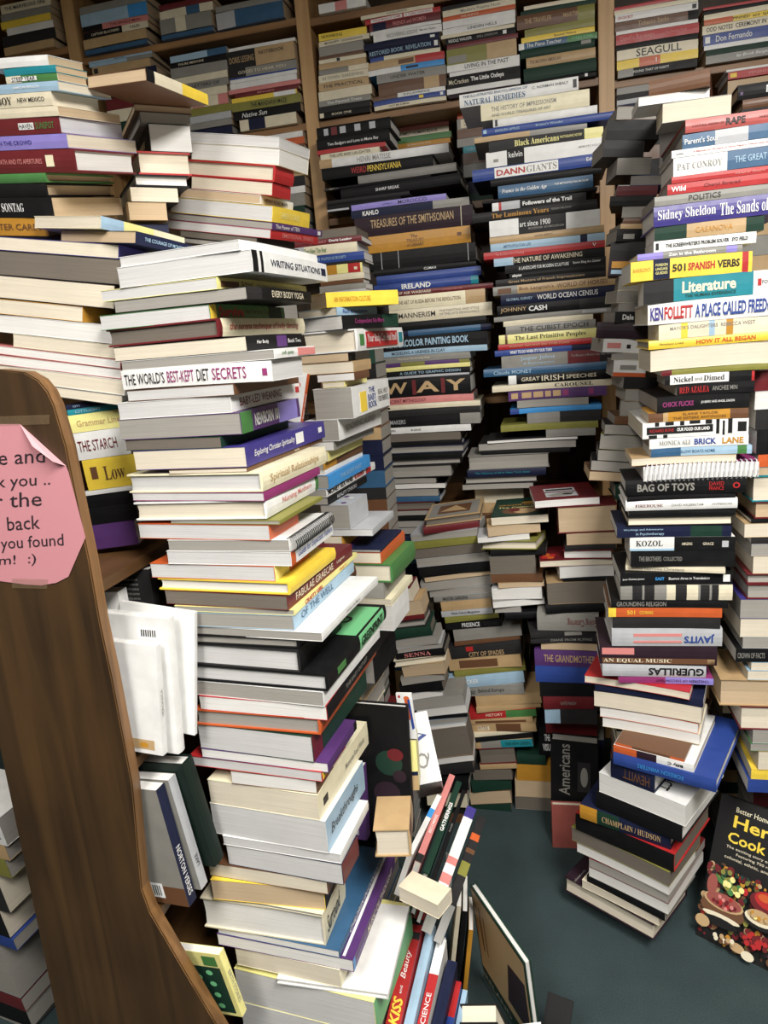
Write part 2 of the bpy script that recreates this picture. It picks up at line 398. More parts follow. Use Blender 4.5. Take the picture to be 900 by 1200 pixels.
def feet():
    """the unseen books under the piles, laid where there is room for them"""
    for where, it, fill, foff, fsh, fwf in FEET:
        D2 = it['D']; wf = fwf or (it['wf'] if fill > .3 else min(max(it['wf'], .14), .24)); dep = min(max(it['dep'], .12), .2)
        h = Vector((D2.x, D2.y, 0)).normalized(); v = Vector((-h.y, h.x, 0)); c = it['c']+h*fsh+v*foff
        zz = it['c'].z-.5*abs(D2.z)*it['wf']-.5*abs(it['N'].z)*it['dep']-.003; rz = math.atan2(h.y, h.x)
        while zz > fill+.006:
            T = random.uniform(.028, .05)
            if zz-T < fill+.02: T = zz-fill
            hard = random.random() < .5; cov = random.choice(['bk','nv','br','mr','dk','dg','gy','cr','sb','tn']); ok = False
            for k, sx, sy in ((1, 0, 0), (.85, 0, .02), (.7, 0, .03), (.7, .04, .02), (.7, -.04, .02), (.55, 0, .04), (.5, .06, .04), (.5, -.06, .04), (.4, 0, .05), (.35, .07, .06), (.35, -.07, .06)):
                fl, fw = wf*k, dep*max(k, .5); cc = c+h*sx+v*sy
                ob = (np.array((cc.x, cc.y, zz-T/2)), np.array([h, v, (0, 0, 1)]), np.array([fl, fw, T-.0006])/2)
                if all(pen(ob, o) <= .0015 for o in SOLID if np.linalg.norm(o[0]-ob[0]) < np.linalg.norm(o[2])+np.linalg.norm(ob[2])): ok = True; break
            if ok:
                SOLID.append(ob); fill_book(Matrix.Translation((cc.x, cc.y, zz-T)) @ Matrix.Rotation(rz, 4, 'Z') @ Matrix.Translation((0, -fw/2, 0)), fl, fw, T-.0006, hard, cov)
            zz -= T
        flush_fill(where)

# ------------------------------------------------------------------ the room
def structure(name, me, mat): return tag(link(name, me, mat), kind='structure')
cm, n, l, b = nmat('carpet')
tc = n.new('ShaderNodeTexCoord'); nz = n.new('ShaderNodeTexNoise'); nz.inputs['Scale'].default_value = 420; nz.inputs['Detail'].default_value = 3
n2 = n.new('ShaderNodeTexNoise'); n2.inputs['Scale'].default_value = 7; n2.inputs['Detail'].default_value = 6
l.new(tc.outputs['Object'], nz.inputs['Vector']); l.new(tc.outputs['Object'], n2.inputs['Vector'])
ad = n.new('ShaderNodeMath'); ad.operation = 'MULTIPLY_ADD'; ad.inputs[1].default_value = .5; l.new(n2.outputs['Fac'], ad.inputs[0]); l.new(nz.outputs['Fac'], ad.inputs[2])
cr = n.new('ShaderNodeValToRGB'); cr.color_ramp.elements[0].position = .4; cr.color_ramp.elements[1].position = 1
cr.color_ramp.elements[0].color = lin((28,41,44)); cr.color_ramp.elements[1].color = lin((54,72,73))
l.new(ad.outputs[0], cr.inputs[0]); l.new(cr.outputs[0], b.inputs['Base Color']); b.inputs['Roughness'].default_value = .95
bp = n.new('ShaderNodeBump'); bp.inputs['Strength'].default_value = .5; bp.inputs['Distance'].default_value = .002; l.new(nz.outputs['Fac'], bp.inputs['Height']); l.new(bp.outputs[0], b.inputs['Normal'])
structure('floor', boxmesh('floor', -2.6, 2.9, -1.9, 2.75, -.05, 0), cm)
WALL = plain('wall_paint', (170,162,148), .8)
structure('wall_back', boxmesh('wall_back', -2.6, 2.9, 2.66, 2.75, 0, 2.75), WALL)
structure('wall_left', boxmesh('wall_left', -2.6, -2.5, -1.9, 2.66, 0, 2.75), WALL)
structure('wall_right', boxmesh('wall_right', 2.8, 2.9, -1.9, 2.66, 0, 2.75), WALL)
structure('ceiling', boxmesh('ceiling', -2.6, 2.9, -1.9, 2.75, 2.75, 2.8), plain('ceiling_tile', (206,202,192), .9))
DIFF, n, l, b = nmat('lamp_diffuser'); b.inputs['Base Color'].default_value = (.9, .9, .88, 1); b.inputs['Emission Color'].default_value = (1, .965, .91, 1); b.inputs['Emission Strength'].default_value = 2.5
for (loc, ly, lx, pw), lb_ in zip(LAMPS, ('long fluorescent ceiling lamp over the aisle between the piles', 'long fluorescent ceiling lamp over the bookcase end panel')):
    r = bpy.data.objects.new('ceiling_lamp', None); COL.objects.link(r); r.location = (loc[0], loc[1], 2.75); tag(r, lb_, 'lamp', 'ceiling lamps')
    link('housing', boxmesh('housing', -lx/2-.02, lx/2+.02, -ly/2-.02, ly/2+.02, -.06, 0, .006), plain('lamp_white', (230,230,226), .5), r)
    link('diffuser', boxmesh('diffuser', -lx/2, lx/2, -ly/2, ly/2, -.105, -.06, .01), DIFF, r)

# ------------------------------------------------------------------ bookcase along the back
SH = 2.30
bc = bpy.data.objects.new('wall_bookcase', None); COL.objects.link(bc); bc.location = (0, SH, 0); tag(bc, 'tall light oak bookcase along the back wall, crammed with books', 'bookcase')
posts = [at(84, 40, SH).x, at(364, 120, SH).x, at(711, 90, SH).x, 1.14, at(84, 40, SH).x-.85]
for k, x in enumerate(posts): link('upright', boxmesh('upright', x-.021, x+.021, -.002, .32, 0, 2.6, .002), OAK, bc)
BZ = {}
def board(nm, i0, i1, z):
    x0, x1 = sorted((posts[i0], posts[i1])); BZ[nm] = z
    link('shelf', boxmesh('shelf', x0+.021, x1-.021, .004, .32, z-.02, z, .0015), OAKX, bc)
zb = lambda x, y: at(x, y, SH).z
board('l0', 4, 0, zb(35, 62)); board('l1', 0, 1, zb(266, 35)); board('l2', 0, 1, zb(312, 151)); board('l3', 0, 1, zb(312, 151)-.36)
board('m0', 1, 2, zb(400, 14)); board('m1', 1, 2, zb(420, 134)); board('m2', 1, 2, zb(405, 254)); board('r1', 2, 3, zb(810, 80)); board('r2', 2, 3, zb(810, 80)-.3)
for i0, i1 in ((4, 0), (0, 1), (1, 2), (2, 3)):
    for z in (.12, .5, .86, 1.2): board('x', i0, i1, z)
    board('x', i0, i1, 2.58)
link('back_panel', boxmesh('back_panel', posts[4], posts[3], .32, .34, 0, 2.6), OAKD, bc)

# books on the shelves ------------------------------------------------
S2 = SH-.012
stack('D1', 'shelf beyond the left upright', (30, 30, S2), 0, 0, '''
10 2 60 fP cr | THE MARVELOUS ONE~dk~.4
18 2 60 fP gy
26 2 60 fP yl
33 9 63 fP wh
45 4 66 fP dk
54 6 64 fP tn p=t
''', fill=BZ['l0'], zmin=BZ['l0'], maxw=.16, pg='t', pname='pocket_paperback')
stack('D2', 'first left shelf column', (140, 40, S2), 0, 0, '''
9 94 173 fP gy p=t
24 96 173 fP lb b=.72-1:sk
31 98 174 fP pk b=0-.3:bk | THE SINGLE MAN~mr~.45~.4~.9
39 99 174 fP bk b=.6-1:cr | CAPTAIN BLACKBIRD~cr~.4~.12~.56;TALES~dk~.4~.64~.95
51 99 172 fP tn p=t
''', fill=BZ['l1'], zmin=BZ['l1'], maxw=.15, pg='t', pname='pocket_paperback')
stack('D2b', 'lower left shelf by the post', (140, 75, S2), 0, 60, '''
66 104 178 fP lb | MURDER FILLERS~dk~.45
73 105 179 fP gy b=0-.6:lb
83 109 177 fP tn x=.03-.1-.2-.8:dk p=t
90 120 184 fP nv
''', fill=BZ['l2'], zmin=BZ['l2'], zmax=BZ['l1']-.021, maxw=.15, pg='t', pname='pocket_paperback')
stack('D3', 'second left shelf column', (220, 20, S2), 0, 0, '''
7 187 250 fP mr
17 188 250 fP cr b=.5-.75:sb
35 189 249 fP gy b=.3-.5:cr
''', fill=BZ['l1'], zmin=BZ['l1'], maxw=.15, pg='t', pname='pocket_paperback')
stack('D4', 'third left shelf column', (295, 15, S2), 0, 0, '''
7 253 333 fP gy
26 255 333 fP sb b=0-.28:sv
''', fill=BZ['l1'], zmin=BZ['l1'], maxw=.15, pg='t', pname='pocket_paperback')
stack('D5', 'lower left shelf first column', (235, 100, S2), 0, 60, '''
68 200 266 fP lb b=.66-1:sb
75 200 266 fP bk | FIGURE MEDICINE~cr~.4~.15~.6
87 201 267 fP gy p=t
95 204 267 fP cr
104 204 268 fP gy | THE LETTERS OF~dk~.45
113 208 268 fP cr b=0-.2:gy
125 212 269 fP pk b=0-.25:cr,.5-.8:cr
134 212 272 fP ol
142 214 273 fP sv
150 214 272 fP gy
''', fill=BZ['l2'], zmin=BZ['l2'], maxw=.16, pg='t', pname='pocket_paperback')
stack('D6', 'lower left shelf last column', (308, 100, S2), 0, 50, '''
54 268 346 fP wh
75 268 346 fP dk b=.42-1:tn q=Notebook | DORIS LESSING~tn~.35~.03~.4;NOTEBOOK~dk~.2~.48~.85~.68
85 269 348 fP gy b=.0-.25:dk | GOOD TO HEAR YOU~cr~.35
91 270 348 fP wh x=0-1-.7-1:bl
98 270 348 fP wh
103 268 352 fP pk
108 276 350 fP mr | MENAGERIE~pk~.45
114 272 348 fP yl b=.65-.98:wh
124 272 353 fP ol cn=yellow_green | THE MANDARIN MAZE~bk~.5~.28~.8
134 275 353 fP bk | Native Sun~wh~.55~.12~.5~.5~i
147 282 348 fP cr b=.16-.45:nv
''', fill=BZ['l2'], zmin=BZ['l2'], maxw=.16, pg='t', pname='pocket_paperback')
stack('D7', 'narrow column by the upright', (342, 200, S2), 0, 156, '''
163 310 355 fP wh p=t
171 310 357 fP og
179 310 357 fP br
186 310 358 fP mr
192 310 357 fP lv
208 310 358 fP tn
220 310 358 fP dk
228 310 358 fP wh
243 310 358 fP gy
''', fill=BZ['l3'], zmin=BZ['l3'], maxw=.16, pg='t', pname='pocket_paperback')
stack('D8a', 'top middle shelf', (395, 5, S2), 0, 0, '''
13 374 429 fP wh b=.35-.6:pk
''', fill=BZ['m0'], zmin=BZ['m0'], maxw=.16, pname='pocket_paperback')
stack('D8', 'middle shelf first column', (398, 85, S2), 0, 35, '''
44 374 430 fP yl | THE WONDER OF ALL~bk~.4~.05~.5
50 374 433 fP cr q=- | MCDUFFY   DONALDSON~dk~.4
62 374 431 bP gy p=g
66 374 430 fP br
71 374 429 fP cr x=.38-.45-.1-.9:nv
78 374 429 fP tn
84 374 432 fP cr b=0-.6:gy
93 374 432 fP cr | IN TOWN  GARDENING~gy~.4
103 374 434 fP tn | THE PRACTICAL~dk~.4
114 374 436 fP cr
121 374 435 fP gy | The Painted Trees~wh~.5
128 374 434 fP dk
135 374 434 fP bk x=.02-.1-.1-.9:cr | BOOK ONE~cr~.4~.2~.7
''', fill=BZ['m1'], zmin=BZ['m1'], maxw=.16, pg='t', pname='pocket_paperback')
stack('D9', 'middle shelf second column', (475, 65, S2), 0, 11, '''
16 423 508 fP cr | SUNFLOWERS~gy~.5~.3~.7
21 428 516 fP rd x=.08-.5-.15-.85:wh,.52-.9-.15-.85:wh | TWICE MADE OF GAME~rd~.4~.1~.48;A THIRD WASHING~rd~.4~.54~.88
30 433 516 fP mr b=.05-.24:nv | FRIENDS and WOMEN~pk~.5~.34~.8
34 434 517 fP wh
43 438 518 fP wh | RECOVERING LESSONS~gy~.5~.2~.65;Martin Taylor~dk~.3~.68~.92
52 427 515 fP nv x=.88-.94-.3-.7:wh
62 432 515 fP nv x=.93-.98-.2-.8:wh | RESTORED BOOK  REVELATION~lb~.5~.02~.88
67 434 516 fP cr b=0-.2:bl
76 432 521 fP tn b=.62-1:rd x=.4-.6-.2-.8:br
83 432 521 fP sk b=0-.43:wh x=.5-.66-.3-.7:nv
93 442 523 fP gy | UNDER WATER~dk~.35~.2~.7
107 444 523 fP br b=.68-.9:tn
113 438 522 fP wh b=0-.34:br q=- | D.H.LAWRENCE~dk~.5~.36~.85
119 438 522 fP bl x=.93-.97-.2-.8:wh,.64-.7-.2-.8:yl q=-
124 439 523 fP cr | NOT ME & MINE~dk~.4~.1~.6
''', fill=BZ['m1'], zmin=BZ['m1'], maxw=.16, pg='t', pname='pocket_paperback')
stack('D10', 'middle shelf third column', (563, 55, S2), 0, 0, '''
5 518 604 fP dk
13 519 604 fP cr | Modern Poems Now~gy~.5~.25~.8
19 519 604 fP og | THE SILENCE~cr~.4~.15~.6
28 519 604 fP wh
36 519 604 fP wh | LINDEN HILLS~dk~.45~.35~.75
41 517 603 fP cr
48 522 608 fP bk x=.82-.87-.2-.8:wh | RIDDLE WALKER~wh~.5~.05~.38;WILL DARROW~gy~.4~.45~.75
54 524 607 fP mr
74 524 609 fP tn b=0-.58:ol x=.02-.28-.1-.55:gy p=t
83 524 609 fP wh | LIVING IN THE PAST~dk~.6~.25~.85
88 527 609 fP wh
103 524 610 fP bk q=The_Little | McCracken~cr~.4~.03~.3;The Little Oxleys~wh~.5~.33~.78~.5~b
110 524 610 fP wh
115 526 610 fP pl
''', fill=BZ['m1'], zmin=BZ['m1'], maxw=.16, pg='t', pname='pocket_paperback')
stack('D11', 'middle shelf last column', (655, 50, S2), 0, 0, '''
5 614 700 fP cr
11 610 698 fP dg
29 606 697 fH br b=.78-1:ol | THE TRAVELER~tn~.35~.1~.45;MARTIN~tn~.3~.6~.8
38 615 697 fP ol cn=mustard p=t
45 611 697 fP yl | Second Nature~br~.45~.45~.75
53 608 700 fP sb b=.0-.07:wh,.62-1:gn | The Piano Teacher~wh~.6~.1~.55;LYNN YORK~gr~.4~.68~.95
64 610 697 fH dg x=.82-.95-.5-.9:gy
76 617 698 fH tn | THE MODERN AMERICAN~br~.35~.05~.5
92 614 699 fH dg
98 615 699 fH bk x=.84-.88-.2-.8:wh
''', fill=BZ['m1'], zmin=BZ['m1'], maxw=.16, pg='t', pname='pocket_paperback')
stack('D12', 'right shelf first column', (768, 45, S2), 0, 0, '''
4 720 818 fP rd
9 720 818 fP cr
17 721 818 fP wh x=.93-.98-.2-.8:dk | UH-OH BOY~rd~.45~.03~.22
27 721 818 fP br b=.88-1:bk | Tobacco Sticks~tn~.55~.28~.65
31 722 818 fP wh
42 722 819 fP rd cn=brick_red | Devil's Revenge~pk~.6~.05~.47;The Dancing Wind~pk~.3~.6~.85
48 722 818 fP bk
59 723 818 fP cr | SEAGULL~dk~.75~.24~.8~.5~w
69 723 818 fP yl b=.28-.54:og q=- | 1~wh~.5~.46~.52
78 724 817 fP dk b=0-.2:gy | FOUND THAT OF FORTY~wh~.3~.2~.65
''', fill=BZ['r1'], zmin=BZ['r1'], maxw=.16, pg='t', pname='pocket_paperback')
stack('D13', 'right shelf second column', (880, 35, S2), 0, 0, '''
3 824 940 fP rd
7 824 940 fP bk
13 825 940 fP cr
19 825 940 fP yl b=.0-.3:og q=Pinned | PINNED  and  GARDEN~bk~.5~.3~.8
29 823 940 fP cr | ODD NOTES  CEREMONY IN LONE TREE~dk~.5~.04~.9
41 824 940 fP bl x=.02-.07-.2-.8:wh | Don Fernando~wh~.55~.13~.5
46 825 940 fP wh
52 827 940 fP dg
61 827 940 fP gy | by Book Bargain~wh~.45~.3~.7~.5~i
''', fill=BZ['r1'], zmin=BZ['r1'], maxw=.16, pg='t', pname='pocket_paperback')
stack('D14', 'shelf under the right shelf', (895, 80, S2), 0, 66, '''
77 851 940 fP wh
87 853 940 fP rd cn=crimson x=.03-.12-.2-.8:yl | PENINSULA~pk~.4~.15~.8
''', fill=BZ['r2'], zmin=BZ['r2'], maxw=.16, zmax=BZ['r1']-.021, pname='pocket_paperback')
stack('D14b', 'shelf corner behind the upright', (745, 110, S2), 0, 100, '''
108 723 770 fP gy
114 723 772 fP dk
121 723 772 fP sv
''', fill=BZ['r2'], zmin=BZ['r2'], maxw=.16, zmax=BZ['r1']-.021, pname='pocket_paperback')
stack('D16', 'back row of the lower shelf', (495, 160, SH+.12), 0, 142, '''
151 460 526 fP pk
158 460 526 fP cr | HOMELY HUMAN BEANS~dk~.5~.1~.8
165 461 529 fP gn
171 462 528 fP gd | By Heart and by Hand~cr~.4~.2~.7
178 460 524 fP lv
''', fill=BZ['m2'], zmin=BZ['m2'], maxw=.12, pg='t', zmax=BZ['m1']-.021, pname='pocket_paperback')
stack('D17', 'lower shelf end column', (560, 150, SH+.06), 0, 128, '''
136 536 580 fP og
148 536 590 fP gy x=.08-.5-.1-.9:cr | CHARLIE MIX~dk~.5~.15~.46
159 536 590 fP br
169 536 590 fP gy
177 543 590 fP tl | CLASS PREP~lb~.4~.1~.4
''', fill=BZ['m2'], zmin=BZ['m2'], maxw=.13, pg='t', zmax=BZ['m1']-.021, pname='pocket_paperback')
stack('D15', 'lower middle shelf pile', (430, 200, SH-.10), 0, 143, '''
158 372 458 fH bk x=.1-.16-.2-.8:sv,.32-.4-.2-.8:sv,.52-.6-.2-.8:sv,.72-.8-.2-.8:sv,.2-.28-.15-.85:mr
173 372 457 fH bk | Two Badgers and Love in Mona Bay~wh~.35~.15~.85~.35
179 372 452 fP rd
187 376 445 fP cr | THE LIFE AND LAUGHTER~dk~.5~.15~.85
193 375 526 fH wh q=- b=.0-.1:tn | HENRI MATISSE~gy~.6~.3~.56
209 378 508 fH bk | WEIRD~rd~.55~.27~.41;PENNSYLVANIA~yl~.55~.42~.72
215 420 535 fH gy p=g
223 380 505 fH bk x=.0-.14-.1-.95:dk q=Mayor | Wiley Handbook~cr~.3~.01~.14~.7;Mayor~cr~.4~.02~.12~.3
233 400 540 fH bk | SHARP BREAK~wh~.3~.3~.5
243 383 480 fH dk
254 384 470 fH bk x=.0-.3-.1-.35:sv
''', fill=None, zmin=BZ['m2'], maxw=.17, zmax=BZ['m1']-.021, pname='pocket_paperback')  # lowest black book stands in for a dark shelf gap with something white
# ------------------------------------------------------------------ piles in front of the back bookcase
stack('E', 'art book pile before the shelves', (500, 400, 2.06), 0, 233, '''
240 412 523 fP lv cn=violet | Living in~bl~.4~.3~.48;MOROCCO~nv~.6~.5~.8
248 412 550 fP nv b=.7-1:gy q=- | KAHLO~wh~.6~.1~.24~.5~b
271 417 555 fH pl b=.9-.905:cr q=Treasures | TREASURES OF THE SMITHSONIAN~tn~.42~.14~.84~.6
291 425 552 fH gd x=.88-.92-.45-.65:br q=Treasury | The~br~.2~.46~.52~.75;TREASURY~br~.2~.42~.58~.5;of LIBRARY~br~.2~.42~.58~.25
311 432 558 fH bk x=.13-.135-0-1:sv,.29-.295-0-1:sv,.93-.935-0-1:sv
318 438 558 fH bk | CLIMAX~wh~.4~.5~.62
328 442 564 fH bl q=-
338 439 561 fH bl b=.93-1:tl | IRELAND~wh~.65~.27~.55~.5~b
343 445 578 fH mr | OF AIR WARFARE~cr~.55~.16~.46;A WORLD RECORD~pk~.25~.5~.8
359 456 569 fH iv b=.8-1:tn | THE ART OF RUSSIA BEFORE THE REVOLUTION~br~.28~.1~.75
374 456 577 fH cr p=g | MANNERISM~dk~.4~.1~.46;THE PAINTING AND STYLE~gy~.18~.5~.88~.65;OF THE LATE RENAISSANCE~gy~.18~.5~.88~.4
384 460 570 fH bk
391 455 576 fH nv b=.2-.9:sb
407 450 572 fP bk bd=mr | WATERCOLOR PAINTING BOOK~lb~.55~.02~.82~.5~b
414 450 571 fP lb | MODELING A LIKENESS IN CLAY~bk~.55~.08~.6
423 443 551 fP gy | Practical Gardening Help~cr~.35~.2~.6
428 436 550 fP ol b=.12-.3:pu,.55-.9:pu
433 436 551 fP py
439 442 551 fP bk | A GUIDE TO GRAPHIC DESIGN~lb~.5~.25~.9
442 443 550 fP sv
464 440 552 fH bk x=.4-.44-.1-.9:mr,.7-.74-.1-.9:mr q=Way | W~tn~.6~.1~.35~.5~bw;A~tn~.6~.44~.68~.5~bw;Y~tn~.6~.75~.95~.5~bw
472 446 555 fP pk | ANCIENT MYTHOLOGY~mr~.5~.06~.5
478 446 563 fP cr x=.0-.1-.2-.6:bk
486 446 563 fP dk
499 436 563 fP bk b=.82-1:gy | IMAGEMAKERS~sv~.4~.06~.32
507 437 552 fP wh | SEVEN SLEEPERS~dk~.3~.1~.24;M. GRAVES~dk~.3~.4~.5
517 441 540 bP dk p=d
522 440 542 fP bk
531 447 544 bH nv p=g
538 446 542 fP bk
545 445 540 bH dk p=g
560 437 530 bH dk p=g
567 428 511 bP bk p=g
573 432 522 bP bk p=w
582 440 514 bP dk p=g
588 446 516 fP sb
598 458 511 bH mr p=d
604 456 508 bP bk p=g
610 456 508 fP bk
618 452 502 bP dk p=g
626 454 500 bP bk p=g
''', fill=0, maxw=.19)
stack('F', 'art book pile by the upright', (640, 300, 1.99), 0, 100, '''
116 539 678 fH wh x=.955-.985-.2-.8:dk | NATURAL REMEDIES~sb~.42~.04~.56~.3~s;THE ILLUSTRATED ENCYCLOPEDIA OF~sb~.18~.03~.58~.78;C. NORMAN SHEALY~dk~.2~.62~.92~.65
133 564 691 fH iv | THE HISTORY OF IMPRESSIONISM~gy~.28~.1~.7~.62;AND WORLD TREASURIES OF ART~gy~.16~.1~.65~.25
141 578 700 fH wh x=.02-.045-.1-.9:dk
149 565 726 fH bl x=.01-.035-.3-.8:lb | ENGLISH APPLES~lb~.35~.1~.28;Botany's Wonder~lb~.4~.4~.6
159 556 688 fP gy b=0-.5:tn
169 573 707 fP dk b=.84-1:py | Black Americans~py~.6~.23~.62~.5~bs;PHOTOGRAPHIC HISTORY~py~.25~.63~.82
187 570 718 fP wh b=.17-.31:bk x=.06-.1-.3-.5:gy | kelvin~wh~.38~.185~.295~.65;MEMORY HOUSE~gy~.14~.74~.92~.55
203 554 712 fH bl bd=nv x=.17-.645-.06-.92:wh q=Giants | DANN~rd~.5~.185~.4~.48~bw;GIANTS~gy~.55~.41~.635~.48~s;Edward~wh~.3~.85~.96~.6
211 575 705 fH bk
226 584 695 fH sb cn=dark_blue | France in the Golden Age~wh~.4~.04~.52~.5~js;THE METROPOLITAN MUSEUM~wh~.15~.6~.95~.6
231 565 700 fH bk
241 577 687 fP bk b=0-.07:wh,.07-.1:rd,.1-.3:sv,.86-1:dk | Followers of the Trail~wh~.5~.33~.85~.5~b
253 554 700 fH dk bd=dk | The Luminous Years~gd~.5~.16~.62~.5~s;PORTRAITS AT MID-CENTURY~gy~.2~.64~.8
271 574 703 fP dk b=0-.27:wh,.7-1:wh | art since 1900~wh~.35~.28~.56~.6;MODERNISM  ANTIMODERNISM~gy~.14~.36~.68~.28
279 574 708 fH tn q=- | JOHN BRETT~br~.35~.4~.56
288 575 709 fP lb b=.79-.85:nv | METROPOLITAN LIFE~sb~.4~.12~.36
297 567 709 fP rd | The Buddhist Art of Healing~pk~.5~.1~.34;V~wh~.5~.9~.93
306 579 709 fP bk b=0-.18:lb | THE NATURE OF AWAKENING~cr~.6~.16~.8
315 592 710 fP bk | A LANDSCAPE FOR MODERN SCULPTURE~wh~.42~.14~.64;Storm King Art Center~wh~.38~.68~.95
321 597 710 fP bk | abyss~wh~.7~.03~.13~.5~b
330 581 710 fH dk cn=grey_green | Great Masters of French Impressionism~tn~.5~.08~.85
340 578 724 fH tn b=0-.2:gy x=.04-.15-.15-.75:br q=World_of_Horses | Bob Langrish's~br~.5~.21~.5;WORLD OF HORSES~br~.5~.52~.92
352 587 723 fH nv | WORLD OCEAN CENSUS~wh~.5~.32~.84;GLOBAL SURVEY~lb~.25~.05~.28
365 583 718 fH bk q=Cash b=.72-1:dk | JOHNNY~tn~.5~.03~.26;CASH~wh~.5~.28~.44~.5~b
371 579 718 fP gy cn=grey_violet x=.75-.95-.2-.8:sv
378 590 695 fP cr p=g
388 593 698 fH gy cn=grey_beige | THE CUBIST EPOCH~dk~.55~.16~.92
399 585 705 fH py b=.06-.085:br q=Peoples | The Last Primitive Peoples~bk~.58~.16~.85~.5~s
406 584 701 fH rd cn=brick_red | BUDDHIST TEACHINGS AND OTHER STORIES~tn~.35~.12~.72
413 580 701 fP bl b=.75-1:nv | WHAT TO DO WHEN IT'S YOUR TURN~wh~.6~.15~.56~.5~b
427 588 719 fP gy bd=dk b=.6-.88:mr,.88-1:dk q=A_Retrospective | A Retrospective~lb~.26~.2~.48~.24;Jasper Johns~lb~.38~.14~.52~.66;The Museum of Modern Art, New York~gy~.22~.63~.98~.6
437 567 719 fH sb q=- | Claude MONET~lb~.5~.08~.38~.45
447 596 716 fH bk b=0-.08:wh q=Irish_Speeches | GREAT~cr~.42~.13~.31;IRISH~cr~.6~.33~.55;SPEECHES~cr~.42~.57~.86
455 577 717 fP cr | CAROUSEL~bk~.6~.52~.86~.5~bs
466 596 711 fP pu x=.03-.1-.2-.8:tn,.14-.24-.2-.8:tn,.26-.36-.2-.8:tn,.38-.44-.2-.8:tn,.46-.54-.2-.8:tn,.56-.62-.2-.8:mg,.82-.87-.2-.8:mg
476 606 690 bP dk p=g
482 598 705 fP sk b=.0-.1:bl
494 618 704 fP dk b=0-.45:gy
503 587 701 fP ol cn=olive_brown p=d
511 640 698 fP gy cn=mauve_grey
517 571 677 bP dk p=w
526 561 675 bP dk p=g
531 565 668 fP bk
549 549 644 bH gy p=g
558 548 640 fH nv | The History of all in New York State~tl~.35~.1~.8
566 545 630 bH dk p=g
573 542 625 bP bk p=g
''', fill=0, maxw=.2)
stack('E0', 'small pile behind the yellow book', (395, 300, 1.7), 0, 267, '''
278 372 418 bP br p=d w=12
286 345 424 fP mr q=- | Doris Lessing~wh~.6~.5~.88~.5~b;DEMOCRACY~pk~.4~.24~.48
299 331 419 fP cr cn=pale_green b=.0-.3:sv | Then New Thin Rear~gn~.5~.3~.6
307 358 427 fP bl | AFTER W~lb~.5~.02~.26;POLITICS OF SECURITY~lb~.35~.28~.7
310 360 428 fP dk
321 366 425 fP py b=0-.5:gd,.72-.96:rd x=.84-.9-.3-.6:cr
328 375 427 fP cr
333 376 426 fP br
340 375 429 fP gy
345 375 429 fP sv
''', fill=0, maxw=.13)

# ------------------------------------------------------------------ lower piles in the corner
stack('G3', 'slanting corner pile', (560, 750, 1.87), 0, 604, '''
613 499 564 bH tn p=d cn=tan_picture lab=tan_hardback_with_grey_pictorial_cover,_on_top_of_the_corner_pile w=17
622 497 562 fH mr
631 482 562 bP sv p=g
640 482 564 fP ol cn=yellow_green
651 486 570 bP dk p=d
661 489 574 bP sv p=g
672 492 578 fP bk
678 498 578 bP bk p=t
689 494 578 bP gy p=g
697 504 576 bP sv p=g
703 509 582 fP gy | MASTER GARDENS~dk~.6~.15~.55
714 518 577 fP tn
721 518 578 fP sv | New Carol Magazine~dk~.5~.2~.75
727 522 585 fP ol
736 523 588 fP bk q=Presence | PRESENCE~wh~.55~.3~.62;DESIRE~dk~.5~.7~.95
748 533 612 fP gy
753 533 610 fP br
769 527 612 fH dk x=.25-.35-.5-.85:rd | CITY OF SPADES~tn~.35~.28~.76~.25
783 527 612 fP tn x=.15-.68-.15-.8:br
789 533 616 fP ol cn=yellow_green
804 519 615 fH lb cn=dusty_blue q=Packer | ANN PACKER~wh~.35~.08~.45
815 524 615 fP gy cn=grey_cream | Virtual Music~dk~.6~.05~.38;Behind Europe~dk~.5~.42~.75
826 559 635 fP tn p=t
832 559 634 fP tn p=t
841 551 629 fP rd b=.55-1:gn | HISTORY~cr~.4~.25~.5
848 546 625 fP tn x=.15-.9-.2-.6:br
857 549 629 fP tn b=.42-.78:br x=.15-.32-.2-.7:cr | RITES~mr~.4~.16~.3
861 552 628 fP cr p=t
867 554 625 fP bk
876 554 625 fP tn b=.48-1:tl,.15-.48:gy | THE NEW GREEN~dg~.4~.55~.95
895 563 606 bH mr p=d w=12
901 563 606 fP tn w=12
914 555 601 bP dk p=d w=12
927 554 600 fP dg w=12
942 552 600 bP br p=t w=12
953 552 600 fP dg w=12
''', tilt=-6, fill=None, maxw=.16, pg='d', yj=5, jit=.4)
stack('G8', 'low pile by the black book', (625, 920, 1.885), 0, 852, '''
885 632 654 fH bk w=11 | THE~wh~.25~.3~.6~.65~b;VISUAL~wh~.25~.2~.85~.3~b
896 606 640 fH dg w=14
915 606 647 fP gd w=14 cn=mustard
934 604 647 bP tn p=t w=14
949 604 647 bP gy p=d w=14
''', fill=None, pg='d')
stack('G4', 'pile topped by a painted face', (610, 650, 1.80), 0, 604, '''
614 576 643 bP dg p=c w=20 lab=dark_green_paperback_with_a_face_painted_on_its_cover,_topping_a_pile
626 572 634 bP tn p=t
634 560 621 bP sv p=w
644 564 629 bH ol cn=olive_green p=c a=-8
651 575 640 fP bk
672 575 636 bP gy p=d
682 576 640 fP br
688 584 640 bP tn p=t
702 577 645 bP sv p=w
710 578 644 bP gy p=w
717 580 636 bP sv p=g
725 592 630 fH bk
''', tilt=-3, fill=None, maxw=.13, pg='d', yj=7, jit=.4)
